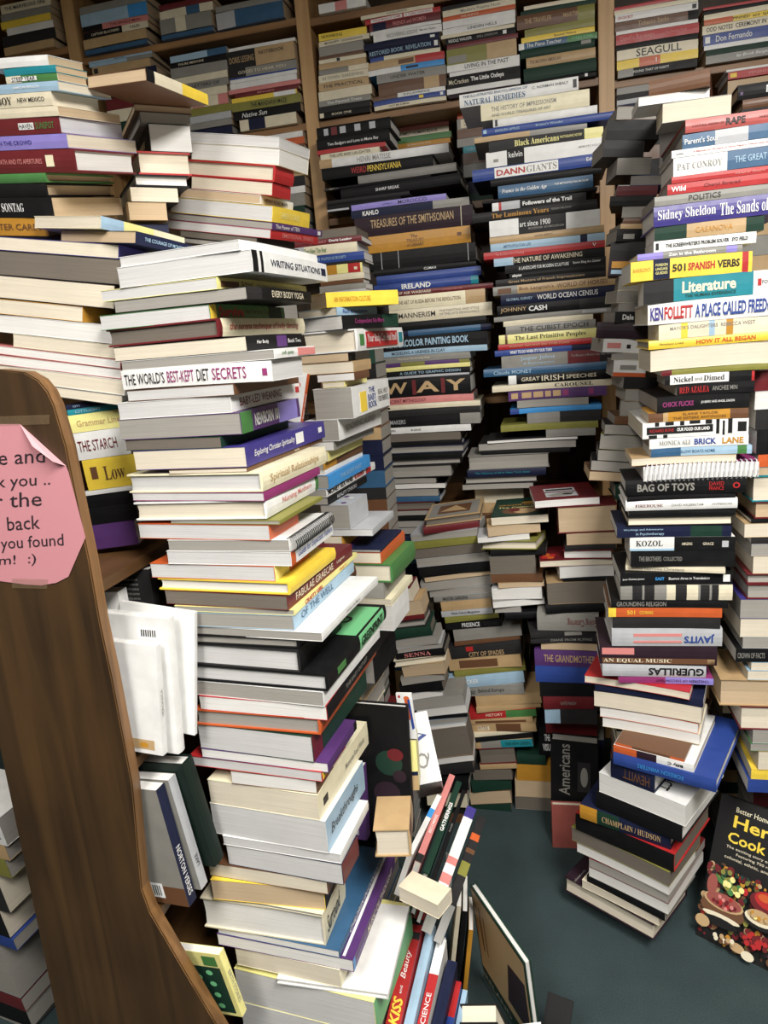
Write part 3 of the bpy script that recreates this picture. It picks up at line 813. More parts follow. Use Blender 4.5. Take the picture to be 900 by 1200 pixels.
stack('G5', 'pile under the photo covered book', (680, 680, 1.76), 0, 584, '''
593 627 703 bP mr p=w w=18 lab=red_brown_paperback_with_black_and_white_photographs_on_its_cover
624 654 724 bH mr p=t
638 664 729 bP br p=t
644 662 722 fP dk
655 660 718 bH mr p=w
663 633 718 bP mr p=c lab=dark_red_book_with_an_orange_flower_cover_jutting_from_its_pile
676 656 720 bP sv p=w
681 660 718 fP bk
707 642 713 bP tn p=d
718 640 708 fH bk
739 610 702 fH gy q=Catering flip=1 | Going Catering~mr~.5~.02~.5
746 622 702 fP dk x=.5-.75-.2-.8:gy
753 622 702 fP dk | DIANE FROM FLYING~gy~.4~.3~.9
762 634 702 bP bk p=t
781 627 702 fH pu | THE GRANDMOTHER~tn~.45~.15~.95
800 628 695 fH bl cn=dark_blue
816 633 696 fP bk
831 637 696 fH mr q=- | KATE PARISH~gy~.25~.35~.65
848 639 700 fP dk b=0-.3:lb
''', tilt=-1, fill=0, maxw=.17, pg='d', foff=.1, yj=6, jit=.4)  # black hardback over the Catering book stands in for a dark shaded gap
stack('G9', 'slanting pile by the white hardback', (490, 780, 1.76), 0, 690, '''
706 455 484 bP mr p=c xs=492
722 454 497 bP tn p=t xs=503
727 456 498 fP mr
736 450 499 bH dk p=g
748 451 507 fH dg
757 463 513 bP gy p=g
762 466 518 bP sv p=g
770 465 522 fP bk q=- | SENNA~pk~.6~.1~.8~.5~s
778 463 522 bH cr p=c
791 473 522 bP tn p=t
800 471 521 bP gy p=g
811 470 520 fP bk
818 480 519 bP sv p=w
829 484 545 bP gy p=g w=12
838 490 548 bP sv p=w w=12
842 495 548 fP bk w=12
848 500 547 bP lb p=g w=12
853 500 546 bP sv p=w w=12
887 500 556 bP tn p=d w=12
894 510 556 bP dk p=w w=12
907 510 556 fH dk w=12
''', tilt=-9, fill=0, maxw=.11, pg='d', yj=5, fsh=-.03, jit=.4)
# ------------------------------------------------------------------ near left piles
stack('A', 'near left pile', (260, 600, .92), -6, 289, '''
302 141 281 rP wh xs=372 p=k
327 140 297 rP wh xs=384 p=k b=0-.06:bk,.09-.12:bk x=.9-.97-.3-.7:nv | WRITING SITUATIONS~nv~.34~.2~.88
347 93 255 rP py xs=377 p=k x=.03-.2-.2-.7:br | School~br~.45~.22~.34~.55~i;THE STORY OF AMERICAN PUBLIC EDUCATION~gy~.25~.38~.9
358 135 290 rP bk xs=365 p=g b=0-.2:dk | EVERY BODY YOGA~cr~.55~.34~.85
381 97 247 rP gn xs=334 p=k b=0-.07:yl,.75-.95:dg | Survive~rd~.7~.09~.4~.5~b;the Fortune Trip~bk~.4~.42~.75
401 125 257 rH mr xs=357 p=d b=.03-1:iv | the serena technique of belly dancing~rd~.5~.1~.9~.5~i
417 135 290 rP bk xs=355 p=c x=.5-.68-.1-.9:pu | Her Body~wh~.3~.1~.4;Book Two~wh~.3~.7~.95
427 143 322 rP wh xs=369 p=g x=.55-1-.1-.9:pk | soft spots~gn~.5~.1~.5
451 145 320 fP wh xs=356 x=.94-.97-.3-.65:mg | THE WORLD'S~dk~.58~.02~.3;BEST-KEPT~mg~.58~.32~.5;DIET~dk~.58~.52~.6;SECRETS~mg~.58~.62~.84
466 150 275 rP br xs=350 p=k
487 140 272 rP wh xs=352 p=k x=.92-.98-.3-.7:rd | BABY-LED WEANING~mr~.5~.1~.68
512 142 284 rP pu xs=352 p=g b=0-.17:gn,.6-.95:lv cn=violet | NEWBORN 101~wh~.6~.2~.6~.5~b
526 148 260 rP dg xs=338 p=d
549 159 290 rP ig xs=388 p=c x=.58-.68-.2-.8:wh,.9-.95-.4-.7:wh | Exploring Christian Spirituality~wh~.4~.08~.56~.5~i
554 198 290 rP br xs=378 p=c | TASTES~cr~.5~.5~.7
577 152 308 rH iv xs=382 p=k | Spiritual Relationships~tn~.5~.1~.85
587 156 310 rP mg xs=375 p=k
609 160 313 rH wh xs=373 p=c b=.93-1:gn | Nursing Mothers~pk~.4~.25~.85
614 200 328 rP ol xs=378 p=g
632 164 317 rP og xs=350 p=k
646 198 340 rP wh xs=386 p=g name=spiral_notebook lab=black_spiral-bound_book_with_white_pages,_in_the_near_left_pile
662 197 342 rP wh xs=390 p=k b=0-.1:og | Guide for Expectant Fathers~bl~.6~.15~.98~.5~i
679 178 323 rP og xs=362 p=k b=0-.4:py
694 187 340 rH yl xs=393 p=w cn=mustard_yellow
711 195 338 rP mr xs=413 p=d | FABULAE GRAECAE~cr~.5~.1~.65;Longman~cr~.3~.7~.86
718 205 345 rP py xs=432 p=g | CRAFTY GIRL~rd~.8~.04~.5~.5~b;PROJECTS~og~.6~.62~.85
735 213 345 rP lb xs=415 p=g | OF THE WELL~sb~.5~.1~.6
746 214 378 rP wh xs=443 p=g | Outdoor by Mudd~gy~.4~.3~.7
757 215 350 rH bk xs=400 p=g
783 220 352 rH bk xs=400 p=k bd=dk
803 223 384 rH bk xs=452 p=k b=.5-.95:gr x=.14-.26-.3-.7:gn | GREENPRINT~bk~.6~.52~.92~.5~b
820 230 380 rP wh xs=445 p=g
837 235 384 rP bk xs=446 p=w bd=rd | THE EASY OUTLET~gy~.3~.3~.7
855 230 376 rH og xs=447 p=g
884 235 368 rP dg xs=430 p=k b=0-.15:mr
896 237 385 rP pu xs=418 p=w b=.9-1:bk
906 223 378 rP rd xs=405 p=k x=.02-.2-.2-.8:yl
924 272 372 rP br xs=385 p=w
951 247 375 rP iv xs=432 p=c x=.08-.16-.3-.6:dk | Memories Road Works~gy~.25~.5~.9
988 251 385 rP lb xs=428 p=k bd=wh | Breakthroughs~dk~.4~.1~.8~.5~i
1001 262 400 rP wh xs=432 p=k
1025 268 403 rP mr xs=420 p=k bd=nv
1037 246 385 rP br xs=405 p=c
1060 250 382 rP bk xs=395 p=t bd=yl a=5 cn=yellow
1067 290 378 rP iv xs=395 p=g
1097 240 382 rH iv xs=405 p=w bd=cr a=4 | Surround~bk~.5~.1~.7~.5~i
1108 256 398 rP sb xs=450 p=w cn=blue | CHILDREN IN CONFLICT~wh~.7~.2~.9~.5~i
1123 256 415 rP pu xs=463 p=w b=0-.04:sk | MUSIC OF THOUGHT~cr~.55~.3~.9;SPONTANEITY~lv~.2~.04~.24
1144 278 400 rP iv xs=470 p=c
1162 325 455 rH wh xs=480 p=w bd=wh a=6 cn=white_and_mint
1194 280 442 rP gr xs=484 p=k bd=py cn=mint_and_yellow
1220 285 432 rP wh p=k
''', fill=0, maxw=.2, pg='k', jit=.5)  # yoga book: shadow on its pages is put into their grey colour
stack('A2', 'second pile behind the near one', (400, 450, 1.225), -6, 344, '''
362 364 383 rP yl xs=467 p=t a=-38 | AN INFORMATION CULTURE~gd~.35~.1~.6
372 350 395 rP lb xs=456 p=c b=.75-1:dk a=-15 | Rich Inheritance~bl~.5~.1~.55
388 357 402 rP bk xs=467 p=w b=.7-1:dg a=-18 | Codependent No More~mg~.45~.2~.72
414 356 419 rH wh xs=478 p=c x=.16-.84-.12-.85:rd,.04-.12-.25-.75:gn,.88-.97-.25-.75:tl q=Heal_Itself | Your Body Can Heal Itself~wh~.5~.18~.82
425 353 409 rP bk xs=433 p=t b=0-.3:bk,.3-1:gy
438 353 415 rP tn xs=435 p=c
447 372 416 rP br xs=433 p=w
454 378 404 rP py xs=430 p=c
491 370 415 rP wh xs=457 p=g x=.18-.34-.1-.75:yl q=Baby_Book | THE~bl~.18~.38~.6~.75;BABY~bl~.22~.38~.6~.5;BOOK~bl~.22~.38~.6~.25;REAL HELP~gy~.18~.66~.95~.6;FOR PARENTS~dk~.2~.66~.95~.35
517 360 398 rP wh xs=447 p=g | KNOWING AUDREY~gy~.3~.15~.85
528 365 392 rP gy xs=438 p=w
541 360 385 rP py xs=425 p=c
551 365 380 rP gd xs=425 p=g b=.3-1:br
557 360 381 rP wh xs=425 p=w
573 368 386 rP sk xs=434 p=g | THE SILENT DUET~lb~.3~.2~.8
583 355 383 rP wh xs=441 p=g b=.78-.9:rd | MONEY SEX WAR~bk~.6~.02~.5~.5~b;KARMA~rd~.6~.52~.75~.5~b
592 355 385 rP bk xs=430 p=g | REALITY CHECKS~sv~.5~.15~.75
620 378 411 rP sv xs=432 p=g bd=sv cn=pastel_patterned
628 382 437 rP sv xs=447 p=k bd=sv w=14 cn=pastel_dotted
643 380 402 rP gd xs=425 p=c w=14
647 395 446 rP nv xs=452 p=g w=14
660 400 447 rP og xs=462 p=c w=15
682 415 460 rH gn xs=468 p=c w=15
701 410 451 rP gy p=g w=14
709 408 459 rP iv p=c w=14
738 400 462 rP wh xs=480 p=w
765 392 440 rP dk p=g w=14
800 390 440 rP bk p=g w=14
''', fill=0, maxw=.17, pg='w', foff=.03, fsh=-.06, fwf=.12)
# piles on the near bookcase
BKZ = .0
stack('Bu', 'upper left pile', (75, 190, 1.0), -8, 66, '''
79 -20 57 fP wh w=7 p=t
87 6 66 fP tl w=7 p=t
96 8 68 fP cr w=7 p=t b=.3-1:gn x=.1-.6-.2-.8:wh | STEEP YEAR~dk~.6~.12~.58
110 -50 69 fP lb xs=131 p=c q=- | JAMES MORRISON~wh~.35~.5~.9
127 -50 62 fP cr xs=117 p=c cn=cream q=Cowboy | COWBOY~bk~.55~.28~.6~.5~s;NEW MEXICO~dk~.32~.66~.93
139 -50 69 fP cr xs=142 p=t
159 -50 72 fP mr xs=145 p=k x=.62-.76-.3-.7:wh | HAVEN~dk~.3~.63~.75;SUNSPOT~gn~.4~.78~.95
176 -50 80 fP lv xs=161 p=c | WIN THE CROWD~ig~.3~.35~.7
203 -50 90 fH mr xs=160 p=w x=.78-.84-.25-.75:iv | LONG PATH AND ITS APERTURES~pk~.22~.3~.75
215 -50 55 fH gn xs=134 p=t
231 -50 56 fH bk xs=134 p=t cn=dark_brown
255 -50 64 fP bk xs=145 p=t q=- | SUSAN SONTAG~wh~.42~.3~.72~.5~s
276 -50 58 fP gd xs=80 p=t q=- | PETER CAREY~br~.35~.4~.95
283 -50 62 fP bk xs=75 p=d
''', tilt=0, pitch=11, fill=None, maxw=.2, pg='c')
stack('B2', 'dictionary pile', (185, 190, 1.16), 36, 86, '''
101 72 172 rP br p=t a=-42 d=-9 w=16 b=.0-.12:bk,.12-.55:cr,.55-1:yl
132 158 225 bP br p=t xs=133
145 165 224 bP gy p=g xs=145
178 177 226 lP bk p=w xs=144 lab=thick_white_paged_dictionary_with_a_black_spine_in_the_upper_left_heap | OXFORD~tn~.25~.3~.95
205 163 225 bH rd p=c xs=156
219 158 222 bH bk p=w xs=140
237 154 210 bP bk p=c xs=140
258 152 200 bP tn p=t xs=140
''', tilt=2, pitch=5, fill=1.42, maxw=.15, pg='c')  # third row: grey book put in where dark shadow lies in the heap
stack('B3', 'cream page pile', (260, 210, 1.25), -6, 157, '''
170 223 327 bP wh p=k
190 224 327 bP cr p=w
209 212 321 rH rd xs=334 p=c cn=crimson
225 224 319 rP rd xs=335 p=c cn=crimson
235 211 305 rP wh xs=343 p=t | HENRY ROAD MAPS~dk~.4~.1~.8
254 200 319 rP yl xs=362 p=k cn=golden_yellow | EMBER STORIES~py~.4~.2~.7
262 188 319 rP pu xs=377 p=g x=.9-.96-.2-.8:wh | The Power of TEN~wh~.6~.05~.5
273 187 317 rP rd xs=372 p=k | EMOTIONAL SPARKS~pk~.5~.2~.9
282 211 301 rP dk xs=345 p=d
288 205 300 rP dk xs=350 p=g
''', tilt=9, pitch=8, fill=0, maxw=.17, pg='k', fwf=.14)
stack('B4', 'sagging pile on the near bookcase', (80, 360, .97), -4, 252, '''
267 38 118 rP iv xs=223 p=c b=0-.25:lb,.25-.6:py,.6-1:iv w=16 a=-12
284 71 159 rP nv xs=214 p=t a=-12 w=15 | THE COURAGE OF MONTICELLO~lb~.3~.1~.7
297 -20 139 rP ig xs=160 p=c
327 -10 141 rP dk p=d b=.0-.3:gy
354 -20 134 rP pl p=c
370 -30 97 rP gd p=c
393 -30 131 rP wh p=w
412 15 140 rP cr p=c
420 -30 141 rP pk p=w
432 -30 142 rP pk p=w
450 -30 146 rP wh p=c
465 20 143 rP gy p=c
''', tilt=10, pitch=3, fill=None, maxw=.2, pg='c')
stack('Cs', 'pile behind the note', (125, 560, .98), 14, 470, '''
476 78 140 fP nv | CITY~lb~.4~.1~.4
483 80 140 fP tl | CITYLIGHT~lb~.5~.1~.7
504 83 146 fP py q=Grammar | Grammar Line~tn~.35~.15~.95
536 88 154 fP wh | THE STARCH~mr~.4~.12~.8
571 104 166 fP yl p=w cn=golden_yellow x=.12-.24-.35-.75:br | Low~br~.45~.36~.75~.5~s
577 100 164 fP wh
591 103 163 fP bk
612 105 163 fP bk
641 109 163 fP pu cn=dark_purple
''', tilt=-3, fill=None, maxw=.14, pg='w')
stack('M', 'pile behind the wooden panel', (5, 1060, .98), -12, 955, '''
983 -60 9 fP wh | MAX~dk~.5~.6~.95
1000 -60 12 fP tn
1020 -60 14 fP ol
1060 -60 12 fP dk xs=28 p=c
1088 -60 12 fP bk xs=32 p=c
1100 -60 20 fP bl
1155 -60 24 bP nv p=g
1168 -60 30 fP mr
1186 -60 38 fP bk
1202 -60 42 bP gy p=g
''', tilt=-6, fill=0, maxw=.18, pg='g')  # grey pages carry the shade behind the panel in their colour
# ------------------------------------------------------------------ right piles
stack('H', 'front right pile', (810, 500, 1.47), 0, 88, '''
108 755 832 fH br xs=870 p=t a=-14 lab=worn_brown_cloth_hardback_topping_the_front_right_pile
119 748 832 bP wh p=w lab=crumpled_white_booklet_under_the_worn_brown_cloth_hardback
139 776 857 bP gy p=c lab=grey_paperback,_cream_pages_outward,_directly_on_the_rose_book
150 775 930 fH rs xs=742 p=g q=Rape | A NATURAL HISTORY OF~mr~.18~.06~.36~.45;RAPE~bk~.5~.38~.56~.5~b;THE MOST ASTOUNDING~mr~.16~.68~.92~.5
167 783 930 fP sb b=.3-.6:sv cn=blue_and_silver xs=740 p=g | Parent's Soul~wh~.4~.02~.32
176 787 930 fP wh p=g q=Manual_for_Writers | Turabian~bk~.25~.03~.1;A Manual for Writers of Term Papers, Theses and Dissertations~rd~.32~.18~.92
198 789 935 fP wh b=.44-1:sb bd=nv cn=white_and_blue q=The_Great | PAT CONROY~gy~.35~.03~.4~.5~s;THE GREAT SANTINI~lb~.35~.5~.95
207 787 930 fP rd p=g | natural desire~pk~.4~.5~.8~.5~i
220 782 930 fP rd p=g | Wild~wh~.5~.03~.15~.5~b;Cheryl Strayed~mr~.4~.18~.7
233 767 925 fP gy p=g | POLITICS~dk~.55~.26~.5
257 766 930 fH ig q=Sands_of_Time | Sidney Sheldon~wh~.62~.03~.45~.5~bs;The Sands of Time~wh~.62~.48~.97~.5~bs
276 767 895 fP tn b=0-.3:dg,.84-1:dg | CASANOVA~gd~.4~.38~.72
290 766 886 fP wh x=.02-.05-.2-.8:bk | THE SCREENWRITER'S PROBLEM SOLVER   SYD FIELD~bk~.34~.12~.92~.5~b
300 747 870 fP gy b=.0-.25:lv,.85-.95:lv | Zen in the Bathroom~wh~.5~.3~.75~.5~b
324 739 881 fP yl b=.19-.33:nv,.92-.97:rd p=w q=Spanish_Verbs | 501~bk~.38~.35~.46~.5~b;SPANISH~rd~.38~.48~.7~.5~b;VERBS~bk~.38~.72~.9~.5~b;BARRON'S~gd~.2~.02~.17~.55;FOREIGN~py~.13~.21~.31~.72;LANGUAGE~py~.13~.21~.31~.52;GUIDES~py~.13~.21~.31~.32
349 754 920 fP wh b=0-.22:dk,.22-.78:tl x=.81-.835-.35-.65:rd cn=teal_and_white q=Literature xs=748 | Literature~iv~.5~.28~.66~.58~b;THE HUMAN EXPERIENCE~dg~.14~.3~.66~.2;FOURTH~dk~.16~.84~.96~.5
375 759 912 fH wh xs=742 p=c q=A_Place_Called | KEN~ig~.6~.02~.12~.5~b;FOLLETT~rd~.6~.13~.35~.5~b;A PLACE CALLED FREEDOM~bl~.62~.37~.99~.5~b
393 772 905 fP cr b=.2-.26:yl,.45-.5:lb,.6-.66:gd cn=pale_picture | MAYOR'S DAUGHTERS  REBECCA WEST~gy~.25~.1~.85~.7
404 760 910 fH yl xs=745 p=g cn=soft_yellow q=How_It_All_Began | Penelope Lively~br~.3~.07~.3~.5~i;HOW IT ALL BEGAN~og~.48~.38~.84~.5~b
429 762 910 bP cr p=c
436 775 900 fP ol b=0-.1:mr cn=yellow_green
448 779 884 fP wh b=0-.06:bk,.72-.97:bk,.97-1:rd p=g bd=dk | Nickel~dk~.55~.1~.32~.5~s;and~gy~.4~.34~.42;Dimed~dk~.55~.44~.67~.5~s
462 765 884 fP bk xs=745 p=c | RED AZALEA~rd~.55~.03~.42~.5~s;ANCHEE MIN~gy~.4~.46~.78;~wh
480 770 878 fP bk p=g xs=748 | CHICK FLICKS~mg~.34~.06~.4~.5~b;JO BERRY AND ANGEL LINDEN~wh~.2~.48~.84
492 760 877 fP gd b=.0-.15:br,.15-.2:tn,.82-1:br p=c q=Sisters | ELAINE TAYLOR~br~.25~.35~.7~.7;THE SISTERS ANTIPODES~br~.25~.25~.78~.3
511 753 877 fP wh xs=735 p=c cn=black_and_white_patterned x=.04-.67-.25-.72:bk,.9-.98-.2-.8:bk,.12-.16-.75-1:bk,.22-.3-.78-1:bk,.36-.4-.74-1:bk,.45-.55-.8-1:bk,.6-.66-.75-1:bk,.7-.73-.1-1:bk,.76-.78-0-.9:bk,.81-.85-.1-1:bk,.06-.14-0-.2:bk,.2-.24-0-.2:bk q=Our_Food | RICHARD BONE~rd~.2~.07~.3~.48;OUR FOOD OUR LAND~wh~.22~.33~.64~.48~b
523 761 877 fP wh p=g q=Brick_Lane | MONICA ALI~gy~.45~.1~.42~.5~s;BRICK~bl~.6~.46~.68~.5~b;LANE~gd~.6~.74~.95~.5~b
533 763 881 fP lb b=0-.3:sb,.86-.95:gn cn=blue_sea | SLOW BOATS HOME~sb~.35~.3~.64
543 740 863 bP tn p=c
560 754 889 fP mg b=0-1:wh p=w name=spiral_notebook lab=magenta_spiral-bound_notebook_in_the_front_right_pile
579 733 874 fH bk xs=726 | BAG OF TOYS~gy~.5~.1~.58~.5~b;DAVID~rd~.25~.7~.82~.65;FRANCE~rd~.25~.7~.82~.35;O~rd~.4~.89~.95~.5~b
585 735 862 fP bk
597 733 864 fH wh | FIREHOUSE~mr~.3~.09~.34~.5~s;DAVID HALBERSTAM~gy~.25~.42~.7;HYPERION~gy~.2~.78~.95
604 737 862 fP bk
616 735 859 bH bk p=c
629 723 857 fP nv b=.65-.92:dg | Workings and Adventures~lb~.22~.05~.42~.72;in Psychotherapy~lb~.3~.17~.42~.3
645 738 861 fP wh b=.43-1:bk x=0-.43-0-.16:lb,.88-.94-.25-.7:sv q=- | KOZOL~dk~.42~.06~.32~.55~s;AMAZING~cr~.2~.5~.6;GRACE~cr~.2~.7~.8
664 739 861 fP bk q=Brothers | THE BROTHERS~gy~.3~.08~.3;COLLECTED~gy~.25~.32~.5
670 733 850 fP cr a=-8 | The Narrows Christiana~gy~.6~.1~.6
685 727 858 fP bk x=.92-.98-.2-.75:wh q=East | EAST~sk~.25~.32~.4~.5~b;Buenos Aires in Translation~wh~.2~.44~.8;Joan Graham-Jones~wh~.18~.02~.22
703 727 858 fH gy b=.11-.2:dk,.22-.31:dk,.42-.5:cr,.5-.6:dk,.6-.7:cr,.72-.8:dk,.82-.88:dk,.88-1:cr cn=striped_grey
712 716 853 fP bk | GROUNDING RELIGION~gy~.6~.05~.48
723 713 846 fP og b=0-.07:yl bd=br q=Cooking | 501~yl~.45~.17~.24;COOKING~yl~.35~.28~.4
736 718 844 fP dk
757 717 846 fH sv flip=1 q=- x=.2-.64-.55-.72:pk,.2-.64-.2-.32:pk | JAVITS~bl~.5~.07~.34~.45~b
779 703 840 fH pl x=.02-.98-.08-.36:br,.02-.3-.55-.9:pk,.92-.98-.1-.34:tn | AN EQUAL MUSIC~cr~.24~.03~.62~.22~s
793 706 827 fH sv flip=1 | GUERILLAS~bk~.6~.02~.55~.5~b
801 725 836 fP mg b=.5-1:lv flip=1 | CHILDREN OF DISCONTENT~pl~.4~.05~.6
809 685 808 bP rd p=c a=-18
818 697 824 fP nv a=-17
837 696 822 bP bk p=c a=-16
849 703 818 bP og p=w a=-16
861 706 820 bP cr p=w a=-18
''', fill=None, maxw=.17, pg='w', jit=.5)
stack('HL', 'foot of the front right pile', (767, 1102, 1.40), -32, 862, '''
876 721 802 fP br xs=845 a=9 p=w b=.0-.25:og,.8-1:og bd=br
893 719 813 fP wh xs=838 a=9 p=c b=.0-.3:og,.3-.55:pl flip=1 | Billy C~bk~.5~.04~.4~.5~b
912 719 839 fH bl xs=868 a=9 p=w flip=1 | FOREIGN WINTERS~sk~.35~.3~.75
920 716 767 fH nv xs=800 p=w flip=1 q=- | HEWITT~br~.5~.1~.7
948 702 803 bP wh xs=848 p=w lab=thick_white_paperback_with_part_of_a_black_title_on_its_cover
967 699 799 fH bk xs=843 p=w bd=bk
977 680 786 fH nv xs=812 p=c a=6 b=0-.2:gd,.2-.45:dg | CHAMPLAIN / HUDSON~tn~.4~.26~.9~.5~s
997 675 790 fH bk xs=832 p=d bd=rd
1011 670 784 bP ol xs=820 p=d
1023 676 784 bP gy xs=815 p=w
1037 690 783 bP mr xs=826 p=g
1049 690 783 bP gy xs=824 p=w
1056 688 779 fP bk xs=815 p=g
1062 682 772 bP cr xs=815 p=c
1073 662 766 bH pl xs=805 p=c a=-3
''', fill=None, maxw=.2, pg='w', jit=.2, under='H')
stack('H2', 'dark pile behind the front right one', (740, 300, 1.71), 0, 124, '''
140 722 772 bP br p=g w=12
164 710 772 fP bk w=12
184 706 772 fP dk w=12
205 722 776 bP bk p=g w=12
217 738 776 bP bl p=g w=12
229 722 770 fP mr w=12
241 714 768 fP bk w=12
255 728 774 bP dk p=g w=12
262 730 774 fP br w=12
268 727 774 fP tn w=12
283 722 774 fP bk w=12 x=.15-.4-.2-.6:gy
303 714 770 fP dk w=12
323 712 748 fP pl w=12 x=.1-.8-.45-.85:gd,.1-.7-.1-.35:lb
340 724 764 bP cr p=g w=12
355 722 764 bP cr p=g w=12
365 724 764 bP sv p=g w=12
378 720 764 fP dk w=12 | Dale~wh~.5~.2~.5~.5~b
397 698 766 fH pl w=14 cn=dark_brown
413 706 752 fP wh w=12 x=.1-.45-.3-.7:pk,.6-.7-.3-.6:bk
422 716 764 bP cr p=g w=12
441 718 756 fP wh w=12 x=0-1-0-.25:og,.2-.7-.4-.7:gy
456 730 770 fP dk w=12
470 732 770 bP tn p=g w=12
488 726 766 bP gy p=g w=12
498 720 764 fP br w=12
510 708 760 bP bk p=g w=12
528 702 760 bP ol p=g w=12
541 700 752 bP dk p=g w=12
553 692 746 bP bk p=g w=12
564 690 742 bP br p=t w=12
''', tilt=6, fill=0, pg='g', jit=.6, fsh=.08, yj=9)
stack('I', 'far right pile', (890, 700, 1.50), 0, 432, '''
456 882 970 fP mr w=14
478 884 970 bP sv p=w w=14
502 885 970 fP dk w=14
531 886 970 fP bk w=14
546 888 970 fP og w=14
556 884 970 bP tl p=t w=14
587 881 970 bH tl p=c xs=874
607 884 970 bH mr p=t w=15
612 880 970 fP bk w=15
629 872 955 bP tn p=c w=15
637 880 955 fP dk w=15
651 880 960 bP sv p=g w=15
672 882 960 bP tn p=c w=15
684 875 960 bH mr p=g w=15
702 875 960 bH mr p=g w=15
725 867 960 bP ig p=g w=15
747 867 960 bP gy p=c w=15
760 870 960 bP sv p=g w=15
776 862 960 fP bk w=15 | CROWN OF FACTS~gy~.4~.02~.35
786 880 960 bP lb p=c w=15
797 876 960 bP lb p=c w=15
828 843 960 bH tn p=t w=15
856 867 960 bH mr p=c w=15
872 877 960 bP sv p=g w=15
881 877 960 bP gn p=g w=15
903 888 960 bP tn p=c w=14
915 880 960 fP yl w=14
930 876 960 fP bl w=14
''', tilt=0, fill=0, maxw=.16, pg='w', foff=.13, fsh=.05)
stack('JN', 'back right pile', (900, 110, 1.81), 0, 92, '''
110 864 970 fH bk w=15 x=.03-.06-.3-.5:pu | New~wh~.5~.32~.6
122 870 960 fH br w=15 p=t
150 868 960 fP bk w=15
175 868 960 fP dk w=15
200 868 960 fH bk w=15
''', fill=0, maxw=.15, pg='t')
build_stacks()
# ------------------------------------------------------------------ near bookcase with the wooden end panel
PY0, PY1 = .815, .838
px_poly = [(-95,436),(0,433),(28,436),(44,445),(55,458),(63,475),(77,523),(92,598),(104,655),(117,730),(131,795),(155,921),(166,1042),(176,1070),(226,1155),(262,1215)]
pz = [at(x, y, PY0) for x, y in px_poly]
poly = [(p.x, p.z) for p in pz]
poly += [(poly[-1][0]+.004, 0), (poly[0][0]-.03, 0)]
nb = bpy.data.objects.new('low_bookcase', None); COL.objects.link(nb); nb.location = (-.72, PY0, 0)
tag(nb, 'dark brown wooden bookcase end with rounded top corner and flared foot, pink note taped on', 'bookcase')
off = Matrix.Translation((.72, -PY0, 0))
bm = bmesh.new(); vs = [bm.verts.new((x, PY0, z)) for x, z in poly]; fc = bm.faces.new(vs[::-1]) ; r = bmesh.ops.extrude_face_region(bm, geom=[fc])
for q in r['geom']:
    if isinstance(q, bmesh.types.BMVert): q.co.y = PY1
bmesh.ops.recalc_face_normals(bm, faces=bm.faces[:]); bmesh.ops.bevel(bm, geom=[e for e in bm.edges if abs(e.verts[0].co.y-e.verts[1].co.y) < .001], offset=.0018, segments=2, affect='EDGES')
me = bpy.data.meshes.new('end_panel'); bm.to_mesh(me); bm.free()
ep = link('end_panel', me, [OAKD, RAW], nb, off)
for p in me.polygons:
    if abs(p.normal.y) < .8: p.material_index = 1
XR = poly[9][0]; XL = poly[0][0]
sz1 = min(it['c'].z for it in STACKS['Cs'])-.012
for z in (sz1, at(191, 886, .848).z-.012, at(222, 1063, .846).z-.012, at(284, 1192, .852).z-.014, .04):
    link('shelf', boxmesh('shelf', XL+.005, XR-.012, PY1+.001, 1.135, z-.018, z, .001), OAKY, nb, off)
link('back_panel', boxmesh('back_panel', XL-.008, XL+.004, PY1+.001, 1.15, 0, sz1+.14), OAKY, nb, off)
link('far_end_panel', boxmesh('far_end_panel', XL+.004, XR, 1.135, 1.15, 0, sz1+.14), OAKY, nb, off)

# pink note, tape
NY = PY0-.0016
npx = [(-70,497),(23,497),(52,524),(77,546),(80,553),(100,630),(80,676),(66,683),(48,686),(30,685),(0,681),(-40,684),(-78,650)]
v = [at(x, y, NY) for x, y in npx]
def noteY(P): return P
me = pydata('pink_note', [p for p in v]+[p+Vector((0, .0006, 0)) for p in v], [tuple(range(len(v)))[::-1], tuple(range(len(v), 2*len(v)))]+[(i, (i+1) % len(v), (i+1) % len(v)+len(v), i+len(v)) for i in range(len(v))])
nt = bpy.data.objects.new('paper_note', None); COL.objects.link(nt); nt.location = v[10]
tag(nt, 'pink handwritten paper note taped to the wooden bookcase end', 'note')
io = Matrix.Translation(-v[10])
PINK = plain('pink_paper', (192,130,138), .8)
sheet = link('sheet', me, PINK, nt, io)
fo = [at(23, 497, NY), at(77, 546, NY), at(62, 541, NY-.012), at(38, 523, NY-.012)]
link('folded_corner', pydata('folded_corner', fo+[p+Vector((0, .0008, 0)) for p in fo], [(0, 1, 2, 3), (7, 6, 5, 4), (0, 4, 5, 1), (2, 6, 7, 3), (1, 5, 6, 2), (3, 7, 4, 0)]), plain('pink_paper_back', (206,156,162), .8), nt, io)
INK = plain('black_marker', (38,26,34), .6)
for s, x0, x1, yb, h in (('be and', -14, 56, 546, 17), ('k you ..', -2, 60, 576, 18), ('r the', -6, 50, 596, 17), ('back', 9, 48, 622, 16), ('you found', 2, 78, 648, 18), ('em!  :)', -10, 44, 666, 14)):
    a, b_ = at(x0, yb, NY-.0005), at(x1, yb-(x1-x0)*.06, NY-.0005); up = (at(x0, yb-h, NY-.0005)-a)
    X = (b_-a); wd = X.length; X = X.normalized(); Uv = up-X*up.dot(X); ht = Uv.length; Uv = Uv.normalized(); c0 = a+X*wd/2+Uv*ht/2-v[10]
    text_obj(s, 'bk', wd, ht, lambda x, z, X=X, Uv=Uv, c0=c0: c0+X*x+Uv*z, nt, .002, .18, False, 'c', 1.6, INK)
